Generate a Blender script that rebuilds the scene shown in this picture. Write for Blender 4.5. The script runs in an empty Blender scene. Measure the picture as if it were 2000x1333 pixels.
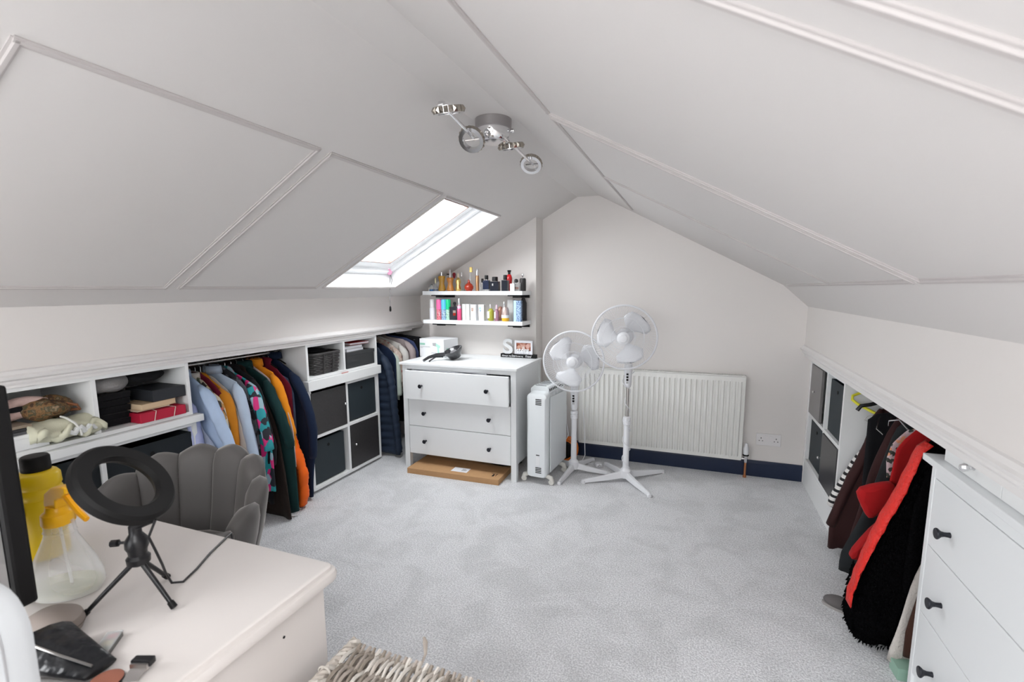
import bpy, bmesh, math, random
from mathutils import Vector, Matrix, Euler
random.seed(7)
R = math.radians; PI = math.pi
sc = bpy.context.scene
C = sc.collection

# ------------------------------------------------------------------ camera, world, light, exposure
cam_d = bpy.data.cameras.new('camera'); cam = bpy.data.objects.new('camera', cam_d); C.objects.link(cam)
F_PX, CX, CY = 932.58, 1017.89, 691.45
cam_d.sensor_fit = 'HORIZONTAL'; cam_d.sensor_width = 36.0
cam_d.lens = F_PX * 36.0 / 2000.0
cam_d.shift_x = (1000 - CX) / 2000.0
cam_d.shift_y = (CY - 666.5) / 2000.0
cam_d.clip_start = 0.02
def cam_matrix(yaw, pitch, roll):
    cy, sy = math.cos(yaw), math.sin(yaw)
    A = Matrix(((cy, sy, 0), (-sy, cy, 0), (0, 0, 1)))
    B = Matrix(((1, 0, 0), (0, 0, -1), (0, 1, 0)))
    c, s = math.cos(pitch), math.sin(pitch)
    P = Matrix(((1, 0, 0), (0, c, -s), (0, s, c)))
    c, s = math.cos(roll), math.sin(roll)
    Q = Matrix(((c, -s, 0), (s, c, 0), (0, 0, 1)))
    W = (Q @ P @ B @ A)                       # world -> image axes (x right, y down, z forward)
    G = Matrix(((1, 0, 0), (0, -1, 0), (0, 0, -1)))
    return (G @ W).transposed().to_4x4()
M = cam_matrix(.3559, .1364, -.0027); M.translation = Vector((0, 0, 1.4))
cam.matrix_world = M
sc.camera = cam
cam_d.dof.use_dof = True; cam_d.dof.focus_distance = 2.9; cam_d.dof.aperture_fstop = 5.0

sc.view_settings.view_transform = 'Standard'; sc.view_settings.look = 'None'
sc.view_settings.gamma = 1.0; sc.view_settings.use_curve_mapping = False
sc.view_settings.exposure = 0.08

w = bpy.data.worlds.new('overcast_sky'); sc.world = w; w.use_nodes = True
nt = w.node_tree; bg = nt.nodes['Background']
bg.inputs['Color'].default_value = (0.93, 0.97, 1.0, 1); bg.inputs['Strength'].default_value = 5.0

def area(name, loc, rot, sx, sy, power, col=(1, 1, 1)):
    l = bpy.data.lights.new(name, 'AREA'); l.shape = 'RECTANGLE'; l.size = sx; l.size_y = sy
    l.energy = power; l.color = col
    o = bpy.data.objects.new(name, l); C.objects.link(o); o.location = loc; o.rotation_euler = rot
    return o
# daylight entering the roof window in view, then fill lamps added at made-up windows behind the camera
area('daylight_roof_window', (-1.905, 2.7785, 1.838), (0, R(-29.1), 0), .90, .66, 25, (.95, .98, 1))
area('fill_rear_window', (-.83, -2.22, 1.26), (R(90), 0, 0), 2.2, 1.15, 16, (1, .985, .97))
area('fill_rear_roof_left', (-1.905, -.6, 1.838), (0, R(-29.1), 0), .90, .9, 35, (.98, .985, 1))
area('fill_rear_roof_right', (.131, -.6, 1.823), (0, R(27.9), 0), .90, .9, 27, (1, .985, .97))

# ------------------------------------------------------------------ materials
MATS = {}
def mat(name, col, rough=.5, metal=0, bump=None, noise=None, coat=0, trans=0, ior=1.45, sheen=0, emit=0, spec=.5, alpha=1, sub=0):
    """bump=(scale, strength, distance)   noise=(scale, amount)"""
    if name in MATS: return MATS[name]
    m = bpy.data.materials.new(name); m.use_nodes = True; t = m.node_tree; b = t.nodes['Principled BSDF']
    c4 = (*col, 1)
    b.inputs['Base Color'].default_value = c4; b.inputs['Roughness'].default_value = rough
    b.inputs['Metallic'].default_value = metal; b.inputs['IOR'].default_value = ior
    b.inputs['Coat Weight'].default_value = coat; b.inputs['Transmission Weight'].default_value = trans
    b.inputs['Specular IOR Level'].default_value = spec; b.inputs['Alpha'].default_value = alpha
    if sheen: b.inputs['Sheen Weight'].default_value = sheen; b.inputs['Sheen Roughness'].default_value = .4
    if emit: b.inputs['Emission Color'].default_value = c4; b.inputs['Emission Strength'].default_value = emit
    if bump or noise:
        tc = t.nodes.new('ShaderNodeTexCoord')
    if noise:
        n = t.nodes.new('ShaderNodeTexNoise'); n.inputs['Scale'].default_value = noise[0]; n.inputs['Detail'].default_value = 3
        t.links.new(tc.outputs['Object'], n.inputs['Vector'])
        mx = t.nodes.new('ShaderNodeMix'); mx.data_type = 'RGBA'
        k = noise[1]
        mx.inputs['A'].default_value = (*[max(0, v * (1 - k)) for v in col], 1); mx.inputs['B'].default_value = (*[min(1, v * (1 + k)) for v in col], 1)
        t.links.new(n.outputs['Fac'], mx.inputs['Factor']); t.links.new(mx.outputs['Result'], b.inputs['Base Color'])
    if bump:
        n2 = t.nodes.new('ShaderNodeTexNoise'); n2.inputs['Scale'].default_value = bump[0]; n2.inputs['Detail'].default_value = 3
        t.links.new(tc.outputs['Object'], n2.inputs['Vector'])
        bp = t.nodes.new('ShaderNodeBump'); bp.inputs['Strength'].default_value = bump[1]; bp.inputs['Distance'].default_value = bump[2]
        t.links.new(n2.outputs['Fac'], bp.inputs['Height']); t.links.new(bp.outputs['Normal'], b.inputs['Normal'])
    MATS[name] = m; return m
def ramp_mat(name, kind, scale, stops, rough=.8, mapping=None, bump=0, rot=(0, 0, 0), detail=2, dist=0, sheen=0, coord='Object', const=False):
    """a pattern print: kind 'wave' | 'noise' | 'voronoi' ; stops [(pos, colour)]"""
    if name in MATS: return MATS[name]
    m = bpy.data.materials.new(name); m.use_nodes = True; t = m.node_tree; b = t.nodes['Principled BSDF']
    b.inputs['Roughness'].default_value = rough
    if sheen: b.inputs['Sheen Weight'].default_value = sheen
    tc = t.nodes.new('ShaderNodeTexCoord'); mp = t.nodes.new('ShaderNodeMapping'); mp.inputs['Rotation'].default_value = rot
    if mapping: mp.inputs['Scale'].default_value = mapping
    t.links.new(tc.outputs[coord], mp.inputs['Vector'])
    if kind == 'wave':
        n = t.nodes.new('ShaderNodeTexWave'); n.inputs['Distortion'].default_value = dist
    elif kind == 'voronoi':
        n = t.nodes.new('ShaderNodeTexVoronoi')
    else:
        n = t.nodes.new('ShaderNodeTexNoise'); n.inputs['Detail'].default_value = detail; n.inputs['Distortion'].default_value = dist
    n.inputs['Scale'].default_value = scale
    t.links.new(mp.outputs['Vector'], n.inputs['Vector'])
    r = t.nodes.new('ShaderNodeValToRGB'); el = r.color_ramp.elements
    if const: r.color_ramp.interpolation = 'CONSTANT'
    while len(el) < len(stops): el.new(.5)
    for e, (p, c) in zip(el, stops): e.position = p; e.color = (*c, 1)
    src = n.outputs['Distance'] if kind == 'voronoi' and not const else (n.outputs['Color'] if kind == 'voronoi' else n.outputs['Fac'])
    t.links.new(src, r.inputs['Fac']); t.links.new(r.outputs['Color'], b.inputs['Base Color'])
    if bump:
        bp = t.nodes.new('ShaderNodeBump'); bp.inputs['Strength'].default_value = .6; bp.inputs['Distance'].default_value = bump
        t.links.new(r.outputs['Color'], bp.inputs['Height']); t.links.new(bp.outputs['Normal'], b.inputs['Normal'])
    MATS[name] = m; return m

WALL = mat('wall_paint', (.79, .755, .73), .75, bump=(9, .12, .01))
TRIMS = mat('shade_grey_trim_paint', (.58, .545, .535), .6)  # shade on the slope beads is put into this greyer paint
CEIL = mat('ceiling_paint', (.715, .69, .675), .75, bump=(6, .15, .012))
TRIMW = mat('trim_gloss_white', (.82, .80, .79), .6)
WHITE = mat('white_laminate', (.85, .86, .86), .55)
WHITE2 = mat('white_foil_furniture', (.84, .86, .87), .3)
PVC = mat('white_window_foil', (.9, .91, .92), .3)
EAVES_DARK = mat('shade_dark_eaves', (.22, .20, .19), .9, noise=(20, .2))  # unlit eaves shade put into the base colour, darker than the wall paint
BLACKP = mat('black_fabric_box', (.014, .019, .023), .85, bump=(400, .2, .001))
BLACKD = mat('black_brown_door', (.035, .033, .034), .38, noise=(60, .3))
KNOB = mat('dark_metal_knob', (.03, .032, .04), .35, metal=.6)
CHROME = mat('chrome', (.82, .82, .83), .08, metal=1)
STEEL = mat('brushed_steel', (.62, .60, .58), .3, metal=1)
COPPER = mat('copper_pipe', (.65, .28, .13), .3, metal=.9)
NAVY = mat('navy_gloss_paint', (.012, .022, .055), .35)
PLASTW = mat('white_plastic', (.82, .83, .86), .35)
PLASTG = mat('ivory_castor_plastic', (.76, .75, .70), .4)
BLACK = mat('black_plastic', (.012, .012, .014), .35)
BLACKM = mat('matt_black_plastic', (.007, .0068, .007), .6, spec=.3)
CARD = mat('brown_cardboard', (.50, .29, .14), .8, noise=(40, .08))
RADW = mat('radiator_enamel', (.82, .82, .79), .3)
PAPER = mat('paper_label', (.85, .86, .9), .6)
def glazing():
    m = bpy.data.materials.new('window_glass'); m.use_nodes = True; t = m.node_tree; t.nodes.remove(t.nodes['Principled BSDF'])
    a = t.nodes.new('ShaderNodeBsdfTransparent'); g = t.nodes.new('ShaderNodeBsdfGlossy'); g.inputs['Roughness'].default_value = .02
    x = t.nodes.new('ShaderNodeMixShader'); x.inputs[0].default_value = .05
    t.links.new(a.outputs[0], x.inputs[1]); t.links.new(g.outputs[0], x.inputs[2]); t.links.new(x.outputs[0], t.nodes['Material Output'].inputs['Surface'])
    return m
GLASSM = glazing()
def carpet():
    m = bpy.data.materials.new('grey_carpet'); m.use_nodes = True; t = m.node_tree; b = t.nodes['Principled BSDF']
    b.inputs['Roughness'].default_value = .95; b.inputs['Sheen Weight'].default_value = .25; b.inputs['Specular IOR Level'].default_value = .1
    tc = t.nodes.new('ShaderNodeTexCoord')
    def noise(s, d, dist=0):
        n = t.nodes.new('ShaderNodeTexNoise'); n.inputs['Scale'].default_value = s; n.inputs['Detail'].default_value = d; n.inputs['Distortion'].default_value = dist
        t.links.new(tc.outputs['Object'], n.inputs['Vector']); return n
    a = noise(4.6, 6, .9); f = noise(150, 4); g = noise(85, 4)
    r = t.nodes.new('ShaderNodeValToRGB'); e = r.color_ramp.elements
    e[0].position = .36; e[0].color = (.79, .795, .81, 1); e[1].position = .56; e[1].color = (.90, .905, .925, 1)
    t.links.new(a.outputs['Fac'], r.inputs['Fac'])
    r2 = t.nodes.new('ShaderNodeValToRGB'); e = r2.color_ramp.elements
    e[0].position = .40; e[0].color = (.68, .68, .69, 1); e[1].position = .62; e[1].color = (1, 1, 1, 1)
    t.links.new(f.outputs['Fac'], r2.inputs['Fac'])
    mx = t.nodes.new('ShaderNodeMix'); mx.data_type = 'RGBA'; mx.blend_type = 'MULTIPLY'; mx.inputs['Factor'].default_value = 1
    t.links.new(r.outputs['Color'], mx.inputs['A']); t.links.new(r2.outputs['Color'], mx.inputs['B'])
    t.links.new(mx.outputs['Result'], b.inputs['Base Color'])
    ad = t.nodes.new('ShaderNodeMath'); t.links.new(f.outputs['Fac'], ad.inputs[0]); t.links.new(g.outputs['Fac'], ad.inputs[1])
    bp = t.nodes.new('ShaderNodeBump'); bp.inputs['Strength'].default_value = .5; bp.inputs['Distance'].default_value = .012
    t.links.new(ad.outputs[0], bp.inputs['Height']); t.links.new(bp.outputs['Normal'], b.inputs['Normal'])
    return m
CARPET = carpet()

# ------------------------------------------------------------------ mesh helpers
class MB:
    def __init__(s): s.v = []; s.f = []
    def add(s, v, f, mtx=None):
        n = len(s.v)
        s.v += [tuple(mtx @ Vector(p)) for p in v] if mtx else [tuple(p) for p in v]
        s.f += [tuple(i + n for i in q) for q in f]; return s
    def box(s, a, b, mtx=None):
        x0, y0, z0 = [min(a[i], b[i]) for i in range(3)]; x1, y1, z1 = [max(a[i], b[i]) for i in range(3)]
        return s.add([(x0, y0, z0), (x1, y0, z0), (x1, y1, z0), (x0, y1, z0), (x0, y0, z1), (x1, y0, z1), (x1, y1, z1), (x0, y1, z1)],
                     [(0, 3, 2, 1), (4, 5, 6, 7), (0, 1, 5, 4), (1, 2, 6, 5), (2, 3, 7, 6), (3, 0, 4, 7)], mtx)
    def loft(s, rings, cap=True, mtx=None, closed=False):
        n = len(rings[0]); v = [p for r in rings for p in r]; f = []
        m = len(rings)
        for i in range(m if closed else m - 1):
            j = (i + 1) % m
            for k in range(n):
                f.append((i * n + k, i * n + (k + 1) % n, j * n + (k + 1) % n, j * n + k))
        if cap and not closed: f += [tuple(reversed(range(n))), tuple(range((m - 1) * n, m * n))]
        return s.add(v, f, mtx)
    def lathe(s, prof, n=20, mtx=None, cap=True):
        return s.loft([[(r * math.cos(2 * PI * k / n), r * math.sin(2 * PI * k / n), z) for k in range(n)] for r, z in prof], cap, mtx)
    def tube(s, pts, r, n=8, closed=False, flat=None):
        P = [Vector(p) for p in pts]; rings = []; m = len(P)
        up = None
        for i, p in enumerate(P):
            if closed: d = (P[(i + 1) % m] - P[i - 1])
            else: d = P[min(i + 1, m - 1)] - P[max(i - 1, 0)]
            d = d.normalized() if d.length > 1e-9 else Vector((0, 0, 1))
            if up is None: up = Vector((0, 0, 1)) if abs(d.z) < .9 else Vector((1, 0, 0))
            a = d.cross(up)
            if a.length < 1e-6: a = d.orthogonal()
            a.normalize(); bb = a.cross(d).normalized(); up = bb
            rr = r[i] if isinstance(r, (list, tuple)) else r
            fl = flat or 1
            rings.append([tuple(p + a * (rr * math.cos(2 * PI * k / n)) + bb * (rr * fl * math.sin(2 * PI * k / n))) for k in range(n)])
        return s.loft(rings, True, None, closed)
    def prism(s, poly, h0, h1, axis='z', mtx=None):
        def P(a, b, h): return {'z': (a, b, h), 'y': (a, h, b), 'x': (h, a, b)}[axis]
        n = len(poly); v = [P(a, b, h0) for a, b in poly] + [P(a, b, h1) for a, b in poly]
        return s.add(v, [tuple(reversed(range(n))), tuple(range(n, 2 * n))] + [(i, (i + 1) % n, (i + 1) % n + n, i + n) for i in range(n)], mtx)
def link(o, parent=None):
    C.objects.link(o)
    if parent: o.parent = parent
    return o
def build(name, mb, m, parent=None, smooth=False, bevel=0, sub=0, loc=None, rot=None, seg=2):
    me = bpy.data.meshes.new(name); me.from_pydata(mb.v, [], mb.f)
    bm = bmesh.new(); bm.from_mesh(me); bmesh.ops.recalc_face_normals(bm, faces=bm.faces); bm.to_mesh(me); bm.free()
    me.materials.append(m)
    o = bpy.data.objects.new(name, me)
    if smooth:
        me.polygons.foreach_set('use_smooth', [True] * len(me.polygons))
        if smooth != 'all': me.set_sharp_from_angle(angle=R(40))
    if bevel:
        b = o.modifiers.new('bevel', 'BEVEL'); b.width = bevel; b.segments = seg; b.limit_method = 'ANGLE'; b.angle_limit = R(40)
    if sub:
        q = o.modifiers.new('sub', 'SUBSURF'); q.levels = sub; q.render_levels = sub
    if loc: o.location = loc
    if rot: o.rotation_euler = rot
    return link(o, parent)
def tag(o, label=None, cat=None, group=None, kind=None):
    if label: o['label'] = label
    if cat: o['category'] = cat
    if group: o['group'] = group
    if kind: o['kind'] = kind
    return o
def thing(name, label, cat, loc=(0, 0, 0), rz=0, group=None):
    o = bpy.data.objects.new(name, None); o.empty_display_size = .05; C.objects.link(o)
    o.location = loc; o.rotation_euler = (0, 0, rz)
    return tag(o, label, cat, group)
def struct(name, mb, m, parent=None, **k):
    o = build(name, mb, m, parent, **k)
    if parent is None: o['kind'] = 'structure'
    return o
def copy_tree(o, parent=None):
    c = o.copy(); C.objects.link(c)
    if parent: c.parent = parent
    for ch in list(o.children): copy_tree(ch, c)
    return c
def text(name, s, size, m, parent, loc, rot, ext=.0008, align='LEFT', sx=1, shear=0, bold=0):
    d = bpy.data.curves.new(name, 'FONT'); d.body = s; d.size = size; d.extrude = ext; d.align_x = align; d.shear = shear; d.offset = bold
    tmp = bpy.data.objects.new(name, d); me = bpy.data.meshes.new_from_object(tmp); bpy.data.objects.remove(tmp)
    me.materials.clear(); me.materials.append(m); o = bpy.data.objects.new(name, me); link(o, parent); o.location = loc; o.rotation_euler = rot; o.scale = (sx, 1, 1); return o
BX = lambda a, b: MB().box(a, b)
def orient(p, z):
    """matrix at p with local z along z"""
    z = Vector(z).normalized(); q = z.to_track_quat('Z', 'Y'); return Matrix.Translation(Vector(p)) @ q.to_matrix().to_4x4()

# ------------------------------------------------------------------ room shell
XL, XR, YB, YF = -2.41, .757, 3.826, -2.1
XKW = .71                      # right knee wall above the moulding
SL = .556; zl = lambda x: 2.640 + SL * x          # left slope
SR = .5295; zr = lambda x: 1.708 - SR * x         # right slope
KL, KR, ZC = -.944, -.769, 2.115
XCL, XCR = -2.98, 1.30         # backs of the eaves cupboards
struct('floor', BX((XCL - .05, YF - .1, -.08), (XCR + .05, YB + .1, 0)), CARPET)
def slab(p, q, y0, y1, th=.05, out=1):
    """sloped sheet between (x,z) points p and q, thickness away from the room"""
    d = Vector((q[0] - p[0], 0, q[1] - p[1])).normalized(); n = Vector((-d.z, 0, d.x)) * out * th
    return MB().add([(p[0], y0, p[1]), (q[0], y0, q[1]), (q[0], y1, q[1]), (p[0], y1, p[1]),
                     (p[0] + n.x, y0, p[1] + n.z), (q[0] + n.x, y0, q[1] + n.z), (q[0] + n.x, y1, q[1] + n.z), (p[0] + n.x, y1, p[1] + n.z)],
                    [(0, 1, 2, 3), (7, 6, 5, 4), (0, 4, 5, 1), (1, 5, 6, 2), (2, 6, 7, 3), (3, 7, 4, 0)])
WX0, WX1, WY0, WY1 = -2.205, -1.338, 2.405, 3.152      # roof window opening
c = MB()
def cs(p, q, y0, y1):
    b = slab(p, q, y0, y1); c.add(b.v, b.f)
LP = lambda x: (x, zl(x))
BOTL = (-2.225, zl(-2.225)); KNL = (XL, 1.335)
cs(LP(WX1), LP(KL), YF, YB + .05)
e = .02
cs(BOTL, LP(WX1), YF, -1.10 - e); cs(BOTL, LP(WX1), -.10 + e, WY0 - e); cs(BOTL, LP(WX1), WY1 + e, YB + .05)
for ya, yb in ((WY0 - e, WY1 + e), (-1.10 - e, -.10 + e)): cs(BOTL, LP(WX0 - e * .88), ya, yb)
struct('ceiling_left', c, CEIL)
struct('ceiling_left_foot', slab(KNL, BOTL, YF, YB + .05), CEIL)
c = MB(); cs((KL, ZC), (KR, ZC), YF, YB + .05); struct('ceiling', c, CEIL)
RX_A, RX_B = -.42, .44; RP = lambda x: (x, zr(x))
c = MB(); cs(RP(KR), RP(.548), YF, -1.10 - e); cs(RP(KR), RP(.548), -.10 + e, YB + .05); cs(RP(KR), RP(RX_A - e * .88), -1.10 - e, -.10 + e); cs(RP(RX_B + e * .88), RP(.548), -1.10 - e, -.10 + e)
struct('ceiling_right', c, CEIL)
struct('ceiling_right_foot', slab((.548, zr(.548)), (XKW, 1.268), YF, YB + .05), CEIL)
# gables
prof = [(XCL, 0), (XCR, 0), (XCR, .92), (XKW + .01, 1.268), (.548, 1.43), (KR, 2.13), (KL, 2.13), (XL, 1.34), (XCL, 1.02)]
struct('wall_back', MB().prism(prof, YB, YB + .08, 'y'), WALL)
# rear gable; its window is made up to let fill light in
f = MB(); f.box((XCL, YF - .08, 0), (XCR, YF, .62)); f.box((XCL, YF - .08, .62), (-2.0, YF, 1.5)); f.box((.32, YF - .08, .62), (XCR, YF, 1.32)); f.box((-2.0, YF - .08, 1.9), (.32, YF, 2.16))
struct('wall_front', f, WALL)
fr = thing('added_window_2', 'white framed window added in the rear gable for fill light', 'window', (-.84, YF - .04, .62)); fr['kind'] = 'structure'; del fr['category']
g = MB()
for a, b in (((-1.16, -.03, 0), (-1.10, .03, 1.28)), ((1.10, -.03, 0), (1.16, .03, 1.28)), ((-.03, -.03, 0), (.03, .03, 1.28)), ((-1.16, -.03, 0), (1.16, .03, .06)), ((-1.16, -.03, 1.22), (1.16, .03, 1.28))): g.box(a, b)
build('window_frame', g, PVC, fr)
for a in (-1.10, .03): build('pane', BX((a, -.004, .06), (a + 1.07, .004, 1.22)), GLASSM, fr)
# knee walls with the eaves openings
ZM = 1.045
struct('wall_left', BX((XL - .03, YF, ZM), (XL, YB, 1.345)), WALL)
struct('wall_left_rear', BX((XL - .03, YF, 0), (XL, .42, ZM)), WALL)
struct('wall_right', BX((XKW, YF, .945), (XKW + .05, YB, 1.275)), WALL)
struct('wall_right_rear', BX((XR, YF, 0), (XR + .03, .78, .95)), WALL)
# eaves cupboards behind
cv = MB(); cv.box((XCL - .02, YF, 0), (XCL, YB, 1.05)); struct('wall_eaves_left', cv, EAVES_DARK)
struct('wall_eaves_right', BX((XCR, YF, 0), (XCR + .02, YB, .95)), EAVES_DARK)
struct('ceiling_eaves_left', slab((XCL, 1.0), (XL, 1.30), YF, YB), EAVES_DARK)
struct('ceiling_eaves_right', slab((XKW + .04, 1.25), (XCR, .93), YF, YB), EAVES_DARK)
# chimney breast
BY = 3.66
struct('wall_chimney_breast', MB().prism([(-2.222, 0), (-1.232, 0), (-1.232, zl(-1.232) + .02), (-2.222, zl(-2.222) + .02)], BY, YB, 'y'), WALL)
# mouldings under the knee walls
def moulding(name, x, z, sgn, y0, y1, m=TRIMW, s=1):
    pr = [(0, 0), (.012, 0), (.016, .008), (.012, .014), (.026, .022), (.030, .034), (.020, .040), (.012, .052), (0, .056)]
    struct(name, MB().prism([(x + sgn * a * s, z + b * s) for a, b in pr], y0, y1, 'y'), m, smooth=False)
moulding('trim_1', XL, ZM, 1, .2, YB)
moulding('trim_2', XKW + .002, .945, -1, YF, YB - .001)
struct('trim_3', BX((XL - .03, .42, ZM - .012), (XL + .008, YB - .17, ZM)), TRIMW)
struct('trim_4', BX((XR - .045, -.1, .918), (XR + .02, YB - .001, .946)), TRIMW)
struct('baseboard_back', MB().prism([(YB, 0), (YB - .018, 0), (YB - .018, .10), (YB - .01, .118), (YB, .12)], -1.232, XR, 'x'), NAVY)
struct('baseboard_chimney', MB().prism([(YB, 0), (YB - .001, 0), (YB - .001, .11), (YB, .11)], -1.232, -1.23, 'x'), NAVY)

# mouldings on the slopes: each panel frame is one piece of trim
def bead(p0, p1, nrm, wd=.022, h=.007):
    p0, p1, n = Vector(p0), Vector(p1), Vector(nrm).normalized(); d = (p1 - p0).normalized(); a = d.cross(n).normalized() * wd / 2
    sec = [(-1, 0), (-1, .45), (-.6, .55), (-.45, 1), (.25, 1), (.5, .5), (1, .4), (1, 0)]
    rings = [[tuple(p + a * u + n * h * v) for u, v in sec] for p in (p0 - d * wd * .3, p1 + d * wd * .3)]
    return rings
NL = (SL, 0, -1); NR = (-SR, 0, -1)
def panel_frame(name, xs, ys, zf, nrm, sides='tblr', wd=.022):
    mb = MB(); xt, xb = xs; y0, y1 = ys
    e = {'t': ((xt, y0), (xt, y1)), 'b': ((xb, y0), (xb, y1)), 'l': ((xt, y0), (xb, y0)), 'r': ((xt, y1), (xb, y1))}
    for s in sides:
        (xa, ya), (xc, yc) = e[s]
        mb.loft(bead((xa, ya, zf(xa)), (xc, yc, zf(xc)), nrm, wd))
    struct(name, mb, TRIMS)
panel_frame('trim_5', (-1.325, -2.218), (.625, 1.450), zl, NL)
panel_frame('trim_6', (-1.325, -2.218), (1.515, 2.338), zl, NL)
panel_frame('trim_7', (-1.331, -2.213), (2.397, 3.160), zl, NL, wd=.018)
panel_frame('trim_8', (-1.325, -2.218), (-.04, .55), zl, NL)
panel_frame('trim_9', (-.487, .550), (2.530, 3.62), zr, NR, 'tbl')
panel_frame('trim_10', (-.487, .550), (1.628, 2.518), zr, NR)
panel_frame('trim_11', (-.487, .550), (.598, 1.572), zr, NR)
panel_frame('trim_12', (-.487, .550), (-.04, .52), zr, NR)

# ------------------------------------------------------------------ roof window (window_1)
def roof_window(name, wy0, wy1, label, right=False):
    wn = bpy.data.objects.new(name, None); C.objects.link(wn); wn['kind'] = 'structure'; wn['label'] = label
    dl = Vector((1, 0, SL)).normalized(); nl = Vector((-SL, 0, 1)).normalized()
    WO = Vector((WX0, wy0, zl(WX0))); Lw = (WX1 - WX0) * math.sqrt(1 + SL * SL); Ww = wy1 - wy0
    WM = Matrix((( dl.x, 0, nl.x, WO.x), (0, 1, 0, WO.y), (dl.z, 0, nl.z, WO.z), (0, 0, 0, 1)))   # u up the slope, v along y, w outward
    if right:
        dl = Vector((-1, 0, SR)).normalized(); nl = Vector((SR, 0, 1)).normalized(); WO = Vector((RX_B, wy1, zr(RX_B))); Lw = (RX_B - RX_A) * math.sqrt(1 + SR * SR)
        WM = Matrix((( dl.x, 0, nl.x, WO.x), (0, -1, 0, WO.y), (dl.z, 0, nl.z, WO.z), (0, 0, 0, 1)))
    DR = .15; e = .019
    def put(n_, mb, m, bevel=0):
        o = build(n_, mb, m, wn, bevel=bevel); o.matrix_local = WM; return o
    rv = MB()
    rv.box((-e, -e, 0), (0, Ww + e, DR)); rv.box((Lw, -e, 0), (Lw + e, Ww + e, DR)); rv.box((0, -e, 0), (Lw, 0, DR)); rv.box((0, Ww, 0), (Lw, Ww + e, DR))
    put('reveal', rv, PVC)
    def rect_frame(u0, u1, v0, v1, t, w0, w1):
        m = MB(); m.box((u0, v0, w0), (u0 + t, v1, w1)); m.box((u1 - t, v0, w0), (u1, v1, w1)); m.box((u0 + t, v0, w0), (u1 - t, v0 + t, w1)); m.box((u0 + t, v1 - t, w0), (u1 - t, v1, w1)); return m
    put('window_frame', rect_frame(0, Lw, 0, Ww, .045, DR - .045, DR + .03), PVC, .003)
    put('sash', rect_frame(.05, Lw - .05, .05, Ww - .05, .07, DR - .02, DR + .02), PVC, .004)
    put('gasket', rect_frame(.119, Lw - .119, .119, Ww - .119, .006, DR - .023, DR + .0), mat('brown_gasket', (.22, .14, .12), .6))
    put('glass_pane', BX((.12, .12, DR + .004), (Lw - .12, Ww - .12, DR + .010)), GLASSM)
    return WM, Lw, Ww
roof_window('added_window_4', -1.10, -.10, 'white roof window added for fill in the right slope behind the camera', True)  # unseen roof window added so fill reaches the left wall and slope
roof_window('added_window_3', -1.10, -.10, 'white roof window added for fill in the left slope behind the camera')  # made-up roof window, added for the left rear fill lamp
WM, Lw, Ww = roof_window('window_1', WY0, WY1, 'open reveal and white roof window in the left slope')

# cord with pink clip
t = thing('blind_cord', 'thin dark pull cord with pink clip hanging from the roof window', 'cord', (0, 0, 0))
p0 = WM @ Vector((.03, Ww - .03, .10))
build('cord', MB().tube([p0, p0 + Vector((.004, -.012, -.06)), p0 + Vector((.012, -.03, -.13)), p0 + Vector((.012, -.035, -.2)), p0 + Vector((.014, -.035, -.255))], .0022, 6), mat('cord_grey', (.18, .17, .17), .7), t, smooth=True)
build('cord_loop', MB().tube([p0, p0 + Vector((.012, .004, -.05)), p0 + Vector((.014, -.02, -.10)), p0 + Vector((.012, -.03, -.13))], .002, 6), MATS['cord_grey'], t, smooth=True)
build('toggle', MB().lathe([(.003, .02), (.007, .012), (.008, -.012), (.004, -.022)], 10), BLACKM, t, smooth=True, loc=tuple(p0 + Vector((.014, -.035, -.268))))
build('clip', MB().lathe([(.004, .024), (.018, .016), (.022, 0), (.016, -.018), (.004, -.026)], 12), mat('pink_plastic', (.9, .42, .62), .4), t, smooth=True, loc=tuple(p0 + Vector((0, -.008, .012))))

# ------------------------------------------------------------------ eaves storage cabinets
def cabinet(name, label, x, sgn, y0, y1, z0, z1, cols, rows, depth=.38, t=.018, m=WHITE):
    """carcass open towards -sgn*x ; cols/rows = centre positions of inner dividers"""
    T = thing(name, label, 'cabinet')
    xa, xb = x, x + sgn * depth
    for n, a, b in (('side_panel', (xa, y0, z0), (xb, y0 + t, z1)), ('side_panel', (xa, y1 - t, z0), (xb, y1, z1)),
                    ('top_panel', (xa, y0 + t, z1 - t), (xb, y1 - t, z1)), ('bottom_panel', (xa, y0 + t, z0), (xb, y1 - t, z0 + t)),
                    ('back_panel', (xb, y0, z0), (xb + sgn * .006, y1, z1))):
        build(n, BX(a, b), m, T, bevel=.0012)
    for c_ in cols: build('divider', BX((xa + sgn * .002, c_ - t / 2, z0 + t), (xb, c_ + t / 2, z1 - t)), m, T, bevel=.0012)
    ys = [y0 + t] + [v for c_ in cols for v in (c_ - t / 2, c_ + t / 2)] + [y1 - t]
    for r_ in rows:
        for i in range(0, len(ys), 2): build('shelf', BX((xa + sgn * .002, ys[i], r_ - t / 2), (xb, ys[i + 1], r_ + t / 2)), m, T, bevel=.0012)
    return T
def ball_knob(parent, loc, d, r=.009, L=.022, m=CHROME):
    mt = orient(loc, d)
    build('knob', MB().lathe([(r * .45, 0), (r * .4, L * .45), (r * .9, L * .6), (r, L * .8), (r * .7, L), (.001, L * 1.04)], 14, mt), m, parent, smooth=True)
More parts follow.
